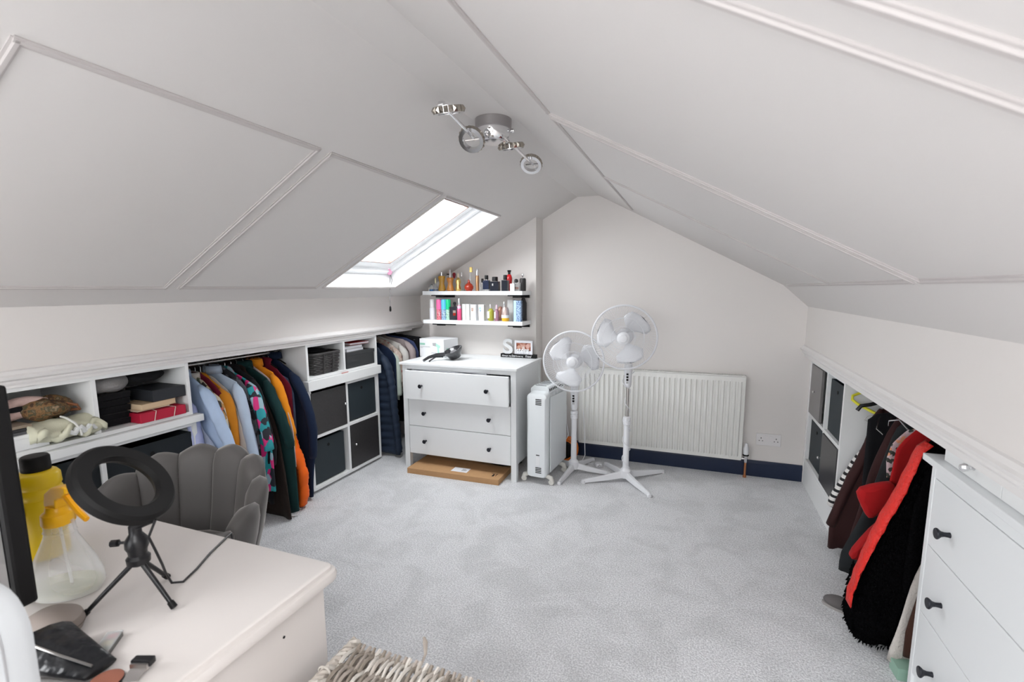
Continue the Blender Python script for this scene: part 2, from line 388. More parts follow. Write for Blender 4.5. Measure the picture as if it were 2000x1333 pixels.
def fabric_box(label, x, sgn, y0, y1, z0, z1, depth=.33, group=None, sag=0, m=None):
    T = thing('storage_box', label, 'storage box', group=group)
    m = m or BLACKP
    t = .004; mb = MB()
    n = 8
    # front panel with a slightly bowed top edge
    top = [(y0 + (y1 - y0) * i / n, z1 - sag * math.sin(PI * i / n)) for i in range(n + 1)]
    mb.prism([(y0, z0), (y1, z0)] + list(reversed(top)), x, x + sgn * t, 'x')
    build('front_panel', mb, m, T)
    s = MB(); xb = x + sgn * depth
    s.box((x + sgn * t, y0, z0), (xb, y0 + t, z1)); s.box((x + sgn * t, y1 - t, z0), (xb, y1, z1)); s.box((xb, y0, z0), (xb + sgn * t, y1, z1)); s.box((x + sgn * t, y0 + t, z0), (xb, y1 - t, z0 + t))
    build('body', s, m, T)
    build('grommet', MB().lathe([(.010, 0), (.012, .002), (.010, .004)], 12, orient((x, (y0 + y1) / 2, z1 - .055), (-sgn, 0, 0))), BLACKM, T, smooth=True)
    return T
def door_front(parent, x, sgn, y0, y1, z0, z1, ky, kz, m=BLACKD, label=None):
    o = build('door', BX((x - sgn * .002, y0, z0), (x + sgn * .014, y1, z1)), m, parent, bevel=.001)
    if label: o['label'] = label
    ball_knob(o, (x - sgn * .002, ky, kz), (-sgn, 0, 0))
    return o
# cabinet 1: near left
cabinet('open_shelf_unit', 'white open shelf unit with two cubbyholes at the near left under the slope', XL - .004, -1, .84, 1.652, .762, ZM - .012, [1.243], [])
cabinet('cube_storage_unit', 'white cube storage unit holding black boxes behind the grey chair', XL - .004, -1, .84, 1.665, .02, .722, [1.245], [.385])
st = thing('worktop', 'white board laid on top of the cube unit behind the ring light', 'shelf board')
build('board', BX((XL - .40, .40, .724), (XL + .022, 1.690, .760)), WHITE, st, bevel=.002)
cabinet('open_shelf_unit', 'white open shelf unit nearest the camera, partly behind the monitor', XL - .004, -1, .425, .834, .762, ZM - .012, [], [])
cabinet('cube_storage_unit', 'white cube unit nearest the camera below the white board', XL - .004, -1, .425, .834, .02, .722, [], [.385])
fabric_box('black fabric box in the upper cube behind the chair, right of the divider', XL - .018, -1, 1.258, 1.642, .40, .672, sag=.0)
fabric_box('black fabric box seen through the ring light', XL - .018, -1, .862, 1.232, .40, .69)
fabric_box('black fabric box in the low cube behind the chair back', XL - .018, -1, 1.258, 1.642, .042, .35)
fabric_box('black fabric box low behind the desk and spray bottle', XL - .018, -1, .862, 1.232, .042, .35)
fabric_box('black fabric box behind the yellow bottle', XL - .018, -1, .448, .812, .40, .69)
# cabinet 2: between the rails
cabinet('open_shelf_unit', 'white two-bay shelf unit holding the dark wicker basket', XL - .004, -1, 2.425, 3.165, .792, ZM - .012, [2.79], [])
T2 = cabinet('cube_storage_unit', 'white cube unit with black doors between the coats and the corner', XL - .004, -1, 2.42, 3.168, .02, .722, [2.797], [.392], t=.022)
st = thing('worktop', 'white board on the cube unit below the wicker basket', 'shelf board')
build('board', BX((XL - .40, 2.41, .724), (XL + .018, 3.180, .790)), WHITE, st, bevel=.002)
door_front(T2, XL - .006, -1, 2.447, 2.784, .408, .718, 2.755, .565)
door_front(T2, XL - .006, -1, 2.812, 3.142, .046, .378, 2.85, .225)
fabric_box('blue-black fabric box with shiny creased top, upper right cube beside the navy puffer coat', XL - .02, -1, 2.812, 3.140, .412, .697, m=mat('dark_teal_fabric', (.020, .030, .037), .6, bump=(300, .2, .001)))
fabric_box('dark teal fabric box in the lower left cube behind the long coat', XL - .03, -1, 2.447, 2.765, .050, .355, m=MATS['dark_teal_fabric'])
# cabinet 3: right eaves
T3 = cabinet('cube_storage_unit', 'white cube unit set in the right-hand eaves at the far end', XR + .002, 1, 2.985, 3.806, .165, .900, [3.372], [.515], t=.022)
build('plinth', BX((XR, 2.985, 0), (XR + .3, 3.806, .165)), WHITE, T3)
struct('trim_13', BX((XR - .004, 3.806, 0), (XR + .03, YB, .92)), TRIMW)
door_front(T3, XR, 1, 3.475, 3.78, .532, .874, 3.60, .71, label='dark grey door standing slightly short of its cube', m=mat('grey_sheen_door', (.20, .19, .19), .3))
build('gap_shade_sheet', BX((XR + .03, 3.385, .53), (XR + .034, 3.47, .875)), BLACKM, T3)  # thin black sheet paints the shade in the gap beside the door
door_front(T3, XR, 1, 3.012, 3.357, .192, .500, 3.335, .345, m=mat('charcoal_door', (.06, .058, .06), .33))
fabric_box('teal-black fabric box in the right eaves unit, upper near cube', XR + .02, 1, 3.02, 3.34, .532, .85, m=MATS['dark_teal_fabric'])
fabric_box('teal-black fabric box in the right eaves unit, lower far cube', XR + .02, 1, 3.40, 3.765, .192, .49, m=MATS['dark_teal_fabric'])
tag(build('shirt_pile', MB().loft([[(.80 + .3 * a, y, .872 + .02 * math.sin(9 * y) * a) for a in (0, 1)] + [(.80 + .3 * a, y, .856) for a in (1, 0)] for y in [3.03 + .05 * i for i in range(7)]]), mat('pale_blue_cloth', (.35, .48, .62), .8), smooth=True), 'blue cloth lying on top of the box in the right eaves unit', 'cloth')

# right eaves: built-in drawer front above the chest
ep = thing('eaves_drawer_unit', 'white built-in drawer fronts above the right-hand chest of drawers', 'drawer unit')
build('front_panel', BX((XR, .80, .852), (XR + .02, 1.846, .918)), WHITE, ep, bevel=.001)
build('carcass', BX((XR + .02, .80, .852), (XR + .40, 1.84, .915)), WHITE, ep)
d_ = build('drawer', BX((XR - .003, 1.535, .856), (XR, 1.838, .914)), WHITE, ep, bevel=.001)
build('drawer', BX((XR - .003, 1.18, .856), (XR, 1.530, .892)), WHITE, ep, bevel=.001)
mt = orient((XR - .003, 1.665, .889), (-1, 0, 0))
build('knob', MB().lathe([(.006, 0), (.004, .008), (.005, .013), (.011, .018), (.013, .025), (.009, .033), (.002, .036)], 8, mt), CHROME, d_)['label'] = 'faceted crystal knob'

# ------------------------------------------------------------------ chests of drawers
def flared_knob(parent, loc, d, s=1, m=KNOB):
    mt = orient(loc, d)
    build('knob', MB().lathe([(.008 * s, 0), (.007 * s, .006 * s), (.0065 * s, .014 * s), (.009 * s, .022 * s), (.0155 * s, .029 * s), (.0165 * s, .032 * s), (.0150 * s, .0345 * s), (.001, .035 * s)], 18, mt), m, parent, smooth=True)
# far chest against the chimney breast: front plane y = 3.09
ch = thing('chest_of_drawers', 'white three-drawer chest with top drawer ajar under the perfume shelves', 'chest of drawers')
FX0, FX1, FY, FYB = -2.128, -1.188, 3.09, 3.655
build('top', BX((FX0 - .018, FY - .018, .822), (FX1 + .012, FYB + .003, .840)), WHITE2, ch, bevel=.002)
for x0 in (FX0, FX1 - .042):
    build('leg', BX((x0, FY, 0), (x0 + .042, FY + .042, .822)), WHITE2, ch, bevel=.002)
    build('leg', BX((x0, FYB - .042, 0), (x0 + .042, FYB, .822)), WHITE2, ch, bevel=.002)
for x0 in (FX0 + .006, FX1 - .022): build('side_panel', BX((x0, FY + .042, .12), (x0 + .016, FYB - .042, .822)), WHITE2, ch)
build('rail', BX((FX0 + .042, FY + .004, .788), (FX1 - .042, FY + .024, .822)), WHITE2, ch, bevel=.001)
build('back_panel', BX((FX0 + .03, FYB - .02, .12), (FX1 - .03, FYB - .012, .82)), WHITE2, ch)
for (z0, z1, oy) in ((.563, .782, .038), (.345, .560, 0), (.120, .341, 0)):
    dr = build('drawer', BX((FX0 + .045, FY + .002 - oy, z0), (FX1 - .045, FY + .022 - oy, z1)), WHITE2, ch, bevel=.002)
    bx_ = MB(); x0, x1, y1 = FX0 + .06, FX1 - .06, FY + .46 - oy
    bx_.box((x0, FY + .022 - oy, z0 + .01), (x0 + .012, y1, z1 - .03)); bx_.box((x1 - .012, FY + .022 - oy, z0 + .01), (x1, y1, z1 - .03)); bx_.box((x0, y1 - .012, z0 + .01), (x1, y1, z1 - .03)); bx_.box((x0, FY + .022 - oy, z0 + .01), (x1, y1, z0 + .018))
    build('drawer_box', bx_, WHITE2, dr)
    for kx in (-1.937, -1.394): flared_knob(dr, (kx, FY + .002 - oy, (z0 + z1) / 2 + .0), (0, -1, 0), .95)
tag(build('folded_clothes', MB().loft([[(x, FY - .004 + .004 * math.sin(9 * x), .755), (x, FY - .012, .782 + .009 * abs(math.sin(8 * x))), (x, FY + .06, .785 + .008 * math.sin(13 * x)), (x, FY + .08, .755)] for x in [-2.04 + .03 * i for i in range(22)]]), mat('grey_cloth', (.42, .43, .46), .8), smooth=True), 'grey clothing peeping over the top drawer left ajar', 'clothing')
# near chest on the right; face plane x = .737
nc = thing('chest_of_drawers', 'tall white chest of drawers with black flared knobs at the right wall', 'chest of drawers')
NX, NY0, NY1 = .737, .80, 1.868
build('top', BX((NX - .012, NY0 - .02, .829), (NX + .50, 1.912, .851)), WHITE2, nc, bevel=.002)
for y0 in (NY0, NY1 - .024): build('side_panel', BX((NX, y0, 0), (NX + .48, y0 + .024, .829)), WHITE2, nc, bevel=.002)
build('rail', BX((NX + .001, NY0 + .024, .793), (NX + .02, NY1 - .024, .829)), WHITE2, nc)
build('back_panel', BX((NX + .46, NY0 + .024, .05), (NX + .47, NY1 - .024, .82)), WHITE2, nc)
build('plinth', BX((NX + .01, NY0 + .024, 0), (NX + .03, NY1 - .024, .09)), WHITE2, nc)
for (z0, z1) in ((.566, .7895), (.3325, .5625), (.094, .329)):
    dr = build('drawer', BX((NX + .001, NY0 + .027, z0), (NX + .02, NY1 - .027, z1)), WHITE2, nc, bevel=.0015)
    build('drawer_box', BX((NX + .02, NY0 + .05, z0 + .01), (NX + .44, NY1 - .05, z1 - .04)), WHITE2, dr)
    for ky in (1.712, .96): flared_knob(dr, (NX + .001, ky, (z0 + z1) / 2 - .018), (-1, 0, 0), 1.05)

# cardboard parcel under the far chest
pb = thing('cardboard_box', 'flat brown cardboard box slid under the three-drawer chest', 'box', (-1.668, 3.135, 0), R(1.5))
build('carton', BX((-.375, -.15, 0), (.375, .30, .042)), CARD, pb, bevel=.002)
build('shipping_label', BX((-.03, -.10, .042), (.10, -.02, .0428)), PAPER, pb)
build('print', MB().box((.30, -.10, .042), (.315, -.06, .0424)).box((.325, -.09, .042), (.33, -.05, .0424)).box((.28, -.05, .042), (.335, -.045, .0424)), BLACKM, pb)
build('flap_line', BX((-.375, .09, .042), (.375, .094, .0424)), mat('parcel_tape', (.60, .40, .22), .4), pb)
build('label_print', MB().box((.045, -.075, .0428), (.085, -.07, .0431)).box((.045, -.06, .0428), (.085, -.055, .0431)).box((.045, -.045, .0428), (.07, -.04, .0431)), BLACKM, pb)
def blob(cx, cy, cz, rx, ry, rz, n=12, seed=0, amp=.12):
    rnd = random.Random(seed); ph = [rnd.uniform(0, 6) for _ in range(4)]
    rings = []
    for i in range(n + 1):
        a = -PI / 2 + PI * i / n; r_ = max(math.cos(a), .02)
        rings.append([(cx + rx * r_ * math.cos(b) * (1 + amp * math.sin(3 * b + ph[0] + a * 2)), cy + ry * r_ * math.sin(b) * (1 + amp * math.sin(2 * b + ph[1])), cz + rz * math.sin(a) * (1 + amp * math.sin(2 * b + ph[2]))) for b in [2 * PI * k / 16 for k in range(16)]])
    return MB().loft(rings)
tag(build('dark_bag', blob(-1.40, 3.30, .075, .16, .10, .032, seed=3), BLACKM, smooth=True), 'crumpled black bag on the cardboard box under the chest', 'bag')

# ------------------------------------------------------------------ perfume shelves
def px(p): return -2.153 + (p - 825) * .004518
shelves = []
for (z, l) in ((1.379, 'upper white perfume shelf holding amber and black bottles'), (1.143, 'lower white perfume shelf holding boxes and spray cans')):
    s = thing('wall_shelf', l, 'shelf')
    build('board', BX((px(825), 3.45, z - .031), (px(1020), BY - .001, z)), WHITE2, s, bevel=.0015)
    for bx0 in (842 + (0 if z > 1.3 else 1), 992):
        x0 = px(bx0)
        br = MB(); br.box((x0 + .003, 3.47, z - .040), (x0 + .035, 3.655, z - .031)); br.box((x0 + .045, 3.455, z - .053), (x0 + .115, 3.475, z - .031)) if z > 1.3 else br.box((x0 + .045, 3.455, z - .046), (x0 + .115, 3.475, z - .031))
        br.box((x0 + .003, 3.64, z - .055), (x0 + .115, 3.657, z - .031)); br.box((x0 + .003, 3.455, z - .040), (x0 + .115, 3.475, z - .031))
        build('bracket', br, BLACKM, s)
U = .004518
def item(label, cat, p, z, y, parts, group):
    """parts: list of (name, kind, args, material); widths and heights in pixels of the shelf scale"""
    T = thing(cat.replace(' ', '_'), label, cat, (px(p) * y / 3.45, y, z), 0, group)
    for nm, kd, a, m in parts:
        if kd == 'box': w_, d0, z0, z1 = a[:4]; dx = a[4] if len(a) > 4 else 0; o = build(nm, BX((dx * U - w_ * U / 2, -d0 * U / 2, z0 * U), (dx * U + w_ * U / 2, d0 * U / 2, z1 * U)), m, T, bevel=.0015)
        elif kd == 'lathe': pr = a[0]; dx = a[1] if len(a) > 1 else 0; fl = a[2] if len(a) > 2 else 1; o = build(nm, MB().lathe([(r_ * U, z_ * U) for r_, z_ in pr], 16, Matrix.Translation((dx * U, 0, 0)) @ Matrix.Diagonal((1, fl, 1, 1))), m, T, smooth=True)
        elif kd == 'front': w_, d0, z0, z1, dx = a; o = build(nm, BX((dx * U - w_ * U / 2, -d0 * U / 2 - .0009, z0 * U), (dx * U + w_ * U / 2, -d0 * U / 2 - .0001, z1 * U)), m, T)
    return T
def lq(n, c, tr=.6, r=.08): return mat('liquid_' + n, c, r, trans=tr, ior=1.35, coat=.4)
AMB = lq('amber', (.75, .42, .05), .45); ORA = lq('orange', (.85, .36, .08), .45); GLD = mat('gold', (.85, .62, .22), .2, metal=.9); REDL = lq('red', (.55, .05, .02), .35)
SILV = mat('silver_cap', (.8, .8, .82), .18, metal=.9); BRZ = mat('bronze_tube', (.42, .22, .11), .3, metal=.6); BLG = mat('black_glass', (.015, .018, .028), .08, coat=.5)
NVG = mat('navy_glass', (.014, .022, .055), .1, coat=.5); REDP = mat('red_gloss', (.65, .01, .015), .15, coat=.6); WHP = mat('white_carton', (.85, .86, .88), .5)
CLG = mat('bottle_glass', (.93, .95, .96), .04, trans=.85, ior=1.4, coat=.3)
z1, z2 = 1.379, 1.143; G1, G2 = 'perfume bottles on the upper shelf', 'toiletries on the lower shelf'
TORSO = lambda h, w_: [(w_ * .40, 0), (w_ * .5, h * .04), (w_ * .50, h * .16), (w_ * .40, h * .38), (w_ * .33, h * .52), (w_ * .40, h * .72), (w_ * .5, h * .92), (w_ * .42, h), (w_ * .12, h * 1.02)]
item('small clear dome bottle with blue base, at the left end of the upper shelf', 'perfume bottle', 845, z1, 3.50, [('bottle', 'lathe', [[(4, 3), (4.6, 5), (4, 9), (2, 12), (.3, 13)]], CLG), ('base', 'lathe', [[(4.2, 0), (4.6, 1), (4.5, 3.2)]], lq('blue', (.1, .35, .8)))], G1)
item('clear pointed bottle with pale gold stopper beside the dome bottle', 'perfume bottle', 853, z1, 3.49, [('bottle', 'lathe', [[(5, 0), (5, 3), (3.5, 8), (1.6, 14), (1.2, 15)]], CLG), ('stopper', 'lathe', [[(1.2, 14), (1.5, 18), (1.2, 23), (.3, 24)]], mat('pale_gold', (.8, .75, .5), .3, metal=.6)), ('liquid', 'lathe', [[(4.5, .3), (4.4, 3), (4.2, 3.6)]], MATS['liquid_blue'])], G1)
item('golden amber bottle shaped like a torso with silver cap', 'perfume bottle', 866, z1, 3.50, [('bottle', 'lathe', [TORSO(27, 14), 0, .75], AMB), ('cap', 'lathe', [[(1.8, 27), (2.4, 30), (1.7, 33), (2.4, 36), (1, 39)]], SILV)], G1)
item('orange bottle shaped like a torso, right of the golden one', 'perfume bottle', 883, z1, 3.50, [('bottle', 'lathe', [TORSO(24, 14), 0, .75], ORA), ('cap', 'lathe', [[(1.6, 24), (1.6, 37), (.8, 39)]], SILV), ('bow', 'box', (4, 2, 29, 31, -4.5), BLACKM)], G1)
item('clear bottle with dark red flower stopper behind the orange torso bottle', 'perfume bottle', 891, z1, 3.60, [('bottle', 'lathe', [[(4, 0), (4.4, 8), (3, 18), (1, 24)]], CLG), ('stopper', 'lathe', [[(.8, 23), (2.4, 26), (3.4, 30), (2.6, 33), (.5, 34)]], mat('dark_red_plastic', (.3, .01, .03), .3))], G1)
item('faceted gold bottle with short cream stopper', 'perfume bottle', 899, z1, 3.50, [('bottle', 'lathe', [[(4, 0), (5.6, 4), (3.6, 11), (5, 16), (4, 21), (1.6, 24)]], GLD), ('cap', 'lathe', [[(1.4, 24), (1.5, 31), (.6, 32)]], mat('cream_cap', (.8, .68, .55), .4))], G1)
item('slim clear bottle with brushed silver cap behind the gold bottle', 'perfume bottle', 906, z1, 3.57, [('bottle', 'lathe', [[(3.6, 0), (3.8, 10), (3.6, 22), (1.4, 27)]], CLG), ('cap', 'lathe', [[(1.6, 27), (1.8, 33), (1.2, 34)]], SILV)], G1)
item('round red flask with long clear neck and gold cap', 'perfume bottle', 920, z1, 3.50, [('bottle', 'lathe', [[(5, 0), (8, 4), (8.3, 8), (6, 12), (2.5, 14.5), (1.8, 20)]], REDL), ('neck', 'lathe', [[(1.5, 16), (1.3, 34)], 2.4], CLG), ('cap', 'box', (4.2, 4, 33, 42, 4.6), GLD)], G1)
item('tall bronze spray tube with silver cap', 'perfume bottle', 936.5, z1, 3.48, [('bottle', 'lathe', [[(3, 0), (3.1, 1), (3.1, 26), (2.6, 27)]], BRZ), ('cap', 'lathe', [[(2.3, 27), (2.3, 38), (1.6, 39)]], SILV)], G1)
item('small clear square bottle with black cap beside the navy bottle', 'perfume bottle', 946.5, z1, 3.53, [('bottle', 'box', (7, 6, 0, 15), CLG), ('cap', 'box', (3.6, 3.6, 15, 22), BLACK)], G1)
item('blue-black bottle fading to clear at its foot, black cap', 'perfume bottle', 954, z1, 3.49, [('bottle', 'box', (11.5, 8, 3, 18.5), NVG), ('foot', 'box', (11.5, 8, 0, 3), CLG), ('collar', 'lathe', [[(2.4, 18), (2.6, 20)]], SILV), ('cap', 'lathe', [[(3.1, 20), (3.3, 21), (3.2, 27), (2.6, 27.5)]], BLACK)], G1)
item('squat black square bottle with broad ribbed cap', 'perfume bottle', 970, z1, 3.49, [('bottle', 'box', (16, 9, 0, 16.5), BLG), ('cap', 'lathe', [[(5, 17), (5.2, 18), (5, 24), (4.4, 24.5)]], BLACK), ('badge', 'front', (2.6, 9, 9, 13, -2.6), SILV)], G1)
item('black bottle with purple foot standing before the red one', 'perfume bottle', 989, z1, 3.48, [('bottle', 'box', (11, 8, 0, 18.5), BLG), ('cap', 'lathe', [[(3, 19), (3.3, 20), (3.2, 27), (2.6, 27.5)]], BLACK)], G1)
item('glossy red curved bottle with flared black cap', 'perfume bottle', 996.5, z1, 3.56, [('bottle', 'lathe', [[(3.6, 0), (3.2, 6), (5, 16), (5.6, 22), (4, 27), (2.4, 29)]], REDP), ('cap', 'lathe', [[(2.2, 29), (2.4, 32), (3.6, 35.5), (3.2, 36)]], BLACK)], G1)
item('white cube-shaped mini bottle near the right end of the upper shelf', 'perfume bottle', 1003, z1, 3.475, [('bottle', 'box', (8, 7, 0, 12.5), WHP), ('cap', 'lathe', [[(1.3, 12.5), (1.3, 14)]], SILV)], G1)
item('clear square bottle with white label and round black cap', 'perfume bottle', 1011, z1, 3.49, [('bottle', 'box', (10, 7, 0, 14), CLG), ('label', 'front', (7, 7, 3, 7, 0), mat('brown_label', (.2, .12, .1), .6)), ('cap', 'lathe', [[(1.6, 13.5), (3.4, 15.5), (3.2, 19), (1.5, 20.5)], -2], BLACK)], G1)
item('tall matt black flask with silver ball stopper at the right end', 'perfume bottle', 1021, z1, 3.56, [('bottle', 'lathe', [[(5.4, 0), (5.6, 2), (5.6, 20), (4.4, 22)]], mat('charcoal_leather', (.035, .033, .033), .5)), ('stopper', 'lathe', [[(.9, 22), (.8, 24), (2.2, 26), (2.4, 27.5), (1.6, 29.5), (.3, 30)]], CHROME)], G1)
CAN = lambda w_: [(w_ * .46, 0), (w_ * .5, 1), (w_ * .5, 19)]
item('white roll-on deodorant at the left end of the lower shelf', 'deodorant', 845, z2, 3.50, [('bottle', 'lathe', [[(5, 0), (5.3, 2), (5, 20), (4.4, 22)]], mat('white_plastic_soft', (.8, .82, .88), .4)), ('cap', 'lathe', [[(4.2, 22.5), (4.4, 24), (4.2, 36), (3.4, 37)]], WHP)], G2)
for p_, cc, bc, nm in ((859, (.95, .17, .42), (.5, .06, .09), 'pink'), (869, (.12, .58, .88), (.12, .22, .34), 'sky blue'), (877.5, (.01, .60, .25), (.2, .42, .28), 'green')):
    bm_ = ramp_mat('can_print_' + nm.replace(' ', '_'), 'noise', 120, [(.40, bc), (.55, tuple(min(1, v * 2.2 + .2) for v in bc)), (.7, bc)], .35)
    item('body spray can with a bright %s cap' % nm, 'spray can', p_, z2, 3.485 if nm != 'green' else 3.50, [('can', 'lathe', [CAN(10)], bm_), ('cap', 'lathe', [[(5, 19), (5.1, 19.5), (5.1, 35), (4.4, 37), (1, 37.4)]], mat('cap_' + nm.replace(' ', '_'), cc, .3)), ('label', 'front', (5, 8.8, 7, 15, .4), WHP if nm != 'green' else mat('pale_green_label', (.6, .72, .64), .5))], G2)
item('black square bottle with red glass window and round black stopper', 'perfume bottle', 889, z2, 3.50, [('bottle', 'box', (14.5, 8, 0, 24), BLG), ('window', 'front', (5.5, 8, 8, 13, 3.2), lq('dark_red', (.35, .02, .01), .2)), ('shine', 'front', (5.5, 8, 13, 17.5, 3.2), mat('smoked_glass', (.35, .3, .26), .2)), ('stopper', 'lathe', [[(2.2, 24), (1.8, 27), (3, 29), (2.6, 32), (1, 33)], 2], BLACK)], G2)
item('pink spray tube with slim silver cap', 'spray tube', 900, z2, 3.475, [('tube', 'lathe', [[(3.8, 0), (4, 1), (4, 20), (3.2, 21), (3.1, 26), (2.6, 27)]], mat('crimson_tube', (.72, .07, .2), .25, coat=.4)), ('cap', 'lathe', [[(2.2, 27), (2.3, 38), (1.2, 39.5)]], SILV), ('collar', 'lathe', [[(3.35, 21), (3.35, 26)]], mat('lilac_collar', (.75, .55, .75), .4))], G2)
for p_, l_ in ((911.2, 'slim white carton next to the pink spray tube'), (918.4, 'second slim white carton, its edge touching its twin')):
    item(l_, 'box', p_, z2, 3.49, [('carton', 'box', (6.4, 8, 0, 29), mat('cream_carton', (.84, .84, .82), .5))], G2)
item('white perfume carton printed with a small brown motif', 'box', 929.5, z2, 3.49, [('carton', 'box', (10.5, 9, 0, 28.5), WHP), ('motif', 'front', (3.2, 9, 17, 23, -1.5), mat('brown_print', (.3, .13, .06), .6)), ('slot', 'front', (.6, 9.2, 18, 23, -1.5), WHP)], G2)
item('white perfume carton printed with a pale blue motif', 'box', 945, z2, 3.49, [('carton', 'box', (10.5, 9, 0, 28.5), WHP), ('motif', 'front', (3.4, 9, 20, 24, -2), mat('sky_print', (.35, .62, .85), .6)), ('motif', 'front', (2.4, 9, 16.5, 19, -1.4), mat('sky_print2', (.25, .4, .6), .6))], G2)
item('rounded bottle of yellow-green scent with white label', 'perfume bottle', 961.5, z2, 3.485, [('bottle', 'lathe', [[(4.5, 0), (5.6, 3), (5.6, 17), (3, 21), (1.2, 22)]], lq('lime', (.55, .55, .08), .4)), ('label', 'front', (4, 10.6, 5, 17, -2.6), WHP), ('cap', 'lathe', [[(1.5, 22), (1.7, 29), (1, 29.6)], -1], SILV)], G2)
item('small rose-tinted bottle with white label and pale cap', 'perfume bottle', 972.5, z2, 3.485, [('bottle', 'lathe', [[(3.5, 0), (4.2, 3), (4.2, 16), (2.2, 20), (1, 21)]], lq('rose', (.5, .25, .35), .4)), ('label', 'front', (3.4, 7.8, 5, 16, -1.4), WHP), ('cap', 'lathe', [[(1.3, 21), (1.4, 28), (.8, 28.6)]], mat('pink_cap', (.85, .6, .72), .4))], G2)
item('round copper-brown bottle behind the small rose-tinted one', 'perfume bottle', 979.5, z2, 3.57, [('bottle', 'lathe', [[(4, 0), (5, 6), (5, 18), (3, 24), (1.5, 25)]], mat('copper_glass', (.42, .2, .15), .2, coat=.4))], G2)
item('bottle with pleated metal body, white band and orange liquid', 'perfume bottle', 989, z2, 3.475, [('bottle', 'lathe', [[(6.4, 6), (6.8, 9), (6.2, 20), (4.6, 24), (2, 25)]], mat('rosy_metal', (.62, .5, .47), .3, metal=.5)), ('liquid', 'lathe', [[(5.4, 0), (6.7, 2), (6.7, 5.8)]], mat('orange_liquid', (.9, .5, .03), .15, coat=.4)), ('band', 'lathe', [[(7, 6), (7, 11)]], WHP), ('cap', 'lathe', [[(1.2, 25), (1.3, 33), (.7, 34)], -2.4], SILV)], G2)
item('tall pale grey carton behind the pleated bottle', 'box', 999.5, z2, 3.56, [('carton', 'box', (11, 8, 0, 37), mat('pale_grey_carton', (.62, .62, .6), .6))], G2)
item('carton patterned in pale blue and navy speckles', 'box', 1012, z2, 3.482, [('carton', 'box', (13, 8, 0, 36), ramp_mat('blue_speckle', 'noise', 190, [(.42, (.05, .1, .25)), (.5, (.3, .45, .68)), (.6, (.5, .66, .85))], .5)), ('side_strip', 'front', (5, 8, 0, 36, -4), mat('light_blue_strip', (.5, .66, .86), .5))], G2)
item('tall black bottle with sloping shoulders at the right end of the lower shelf', 'perfume bottle', 1022, z2, 3.60, [('bottle', 'lathe', [[(5.8, 0), (6, 1), (6, 31), (3, 39), (2.4, 42)]], mat('soft_black', (.02, .02, .022), .45))], G2)

# ------------------------------------------------------------------ things on the far chest
ZT = .840
hb = thing('hair_dryer_box', 'white carton printed with a mint green hair dryer, on the chest', 'box', (-2.03, 3.47, ZT), R(-8))
build('carton', BX((-.125, -.085, 0), (.125, .11, .150)), WHP, hb, bevel=.0015)
MINT = mat('mint_print', (.45, .78, .66), .5); GRP = mat('grey_print', (.45, .45, .47), .6)
build('brand_patch', BX((-.122, -.0858, .098), (-.068, -.0851, .114)), mat('green_print', (.32, .62, .50), .5), hb)
build('text_lines', MB().box((-.118, -.0858, .082), (-.015, -.0851, .086)).box((-.118, -.0858, .072), (-.09, -.0851, .075)), GRP, hb)
build('printed_dryer', MB().prism([(.045, .118), (.088, .098), (.086, .078), (.045, .092)], -.0858, -.0851, 'y').prism([(.058, .090), (.074, .085), (.078, .010), (.066, .010)], -.0858, -.0851, 'y'), MINT, hb)
build('printed_nozzle', MB().prism([(.010, .118), (.046, .120), (.046, .092), (.014, .096)], -.0858, -.0851, 'y'), GRP, hb)
build('printed_dots', MB().box((.0, -.0858, .032), (.008, -.0851, .041)).box((.018, -.0858, .032), (.026, -.0851, .041)).box((.036, -.0858, .032), (.044, -.0851, .041)), GRP, hb)
build('side_print', MB().box((.1251, -.05, .05), (.1258, .02, .075)), MATS['green_print'], hb)
hd = thing('hair_dryer', 'black hair dryer with wide bowl nozzle lying on the chest edge', 'hair dryer', (-1.835, 3.30, ZT), R(0))
GLB = mat('smoky_black_plastic', (.03, .03, .034), .18, coat=.5)
mt = orient((.03, .02, .062), (-.25, -.35, 1))
build('bowl', MB().lathe([(.028, -.055), (.045, -.048), (.060, -.012), (.078, .012), (.080, .020), (.074, .020), (.056, -.004), (.03, -.02), (.004, -.02)], 28, mt), GLB, hd, smooth=True)
build('grille', MB().lathe([(.016, -.012), (.030, -.002), (.026, .008), (.006, .012)], 16, mt), mat('grey_plastic', (.2, .2, .21), .35), hd, smooth=True)
for k in range(10):
    a = 2 * PI * k / 10; p_ = mt @ Vector((.030 * math.cos(a), .030 * math.sin(a), .0)); q_ = mt @ Vector((.074 * math.cos(a), .074 * math.sin(a), .018)); build('rib', MB().tube([p_, q_], .0018, 5), GLB, hd)
build('handle', MB().tube([(-.03, -.02, .045), (-.075, -.06, .045), (-.115, -.115, .030), (-.13, -.165, .012)], [.017, .014, .012, .010], 12), GLB, hd, smooth=True)
build('stand_arm', MB().tube([(-.035, -.03, .028), (-.075, -.075, .030), (-.085, -.13, .014), (-.085, -.155, .007)], .0065, 8), GLB, hd, smooth=True)
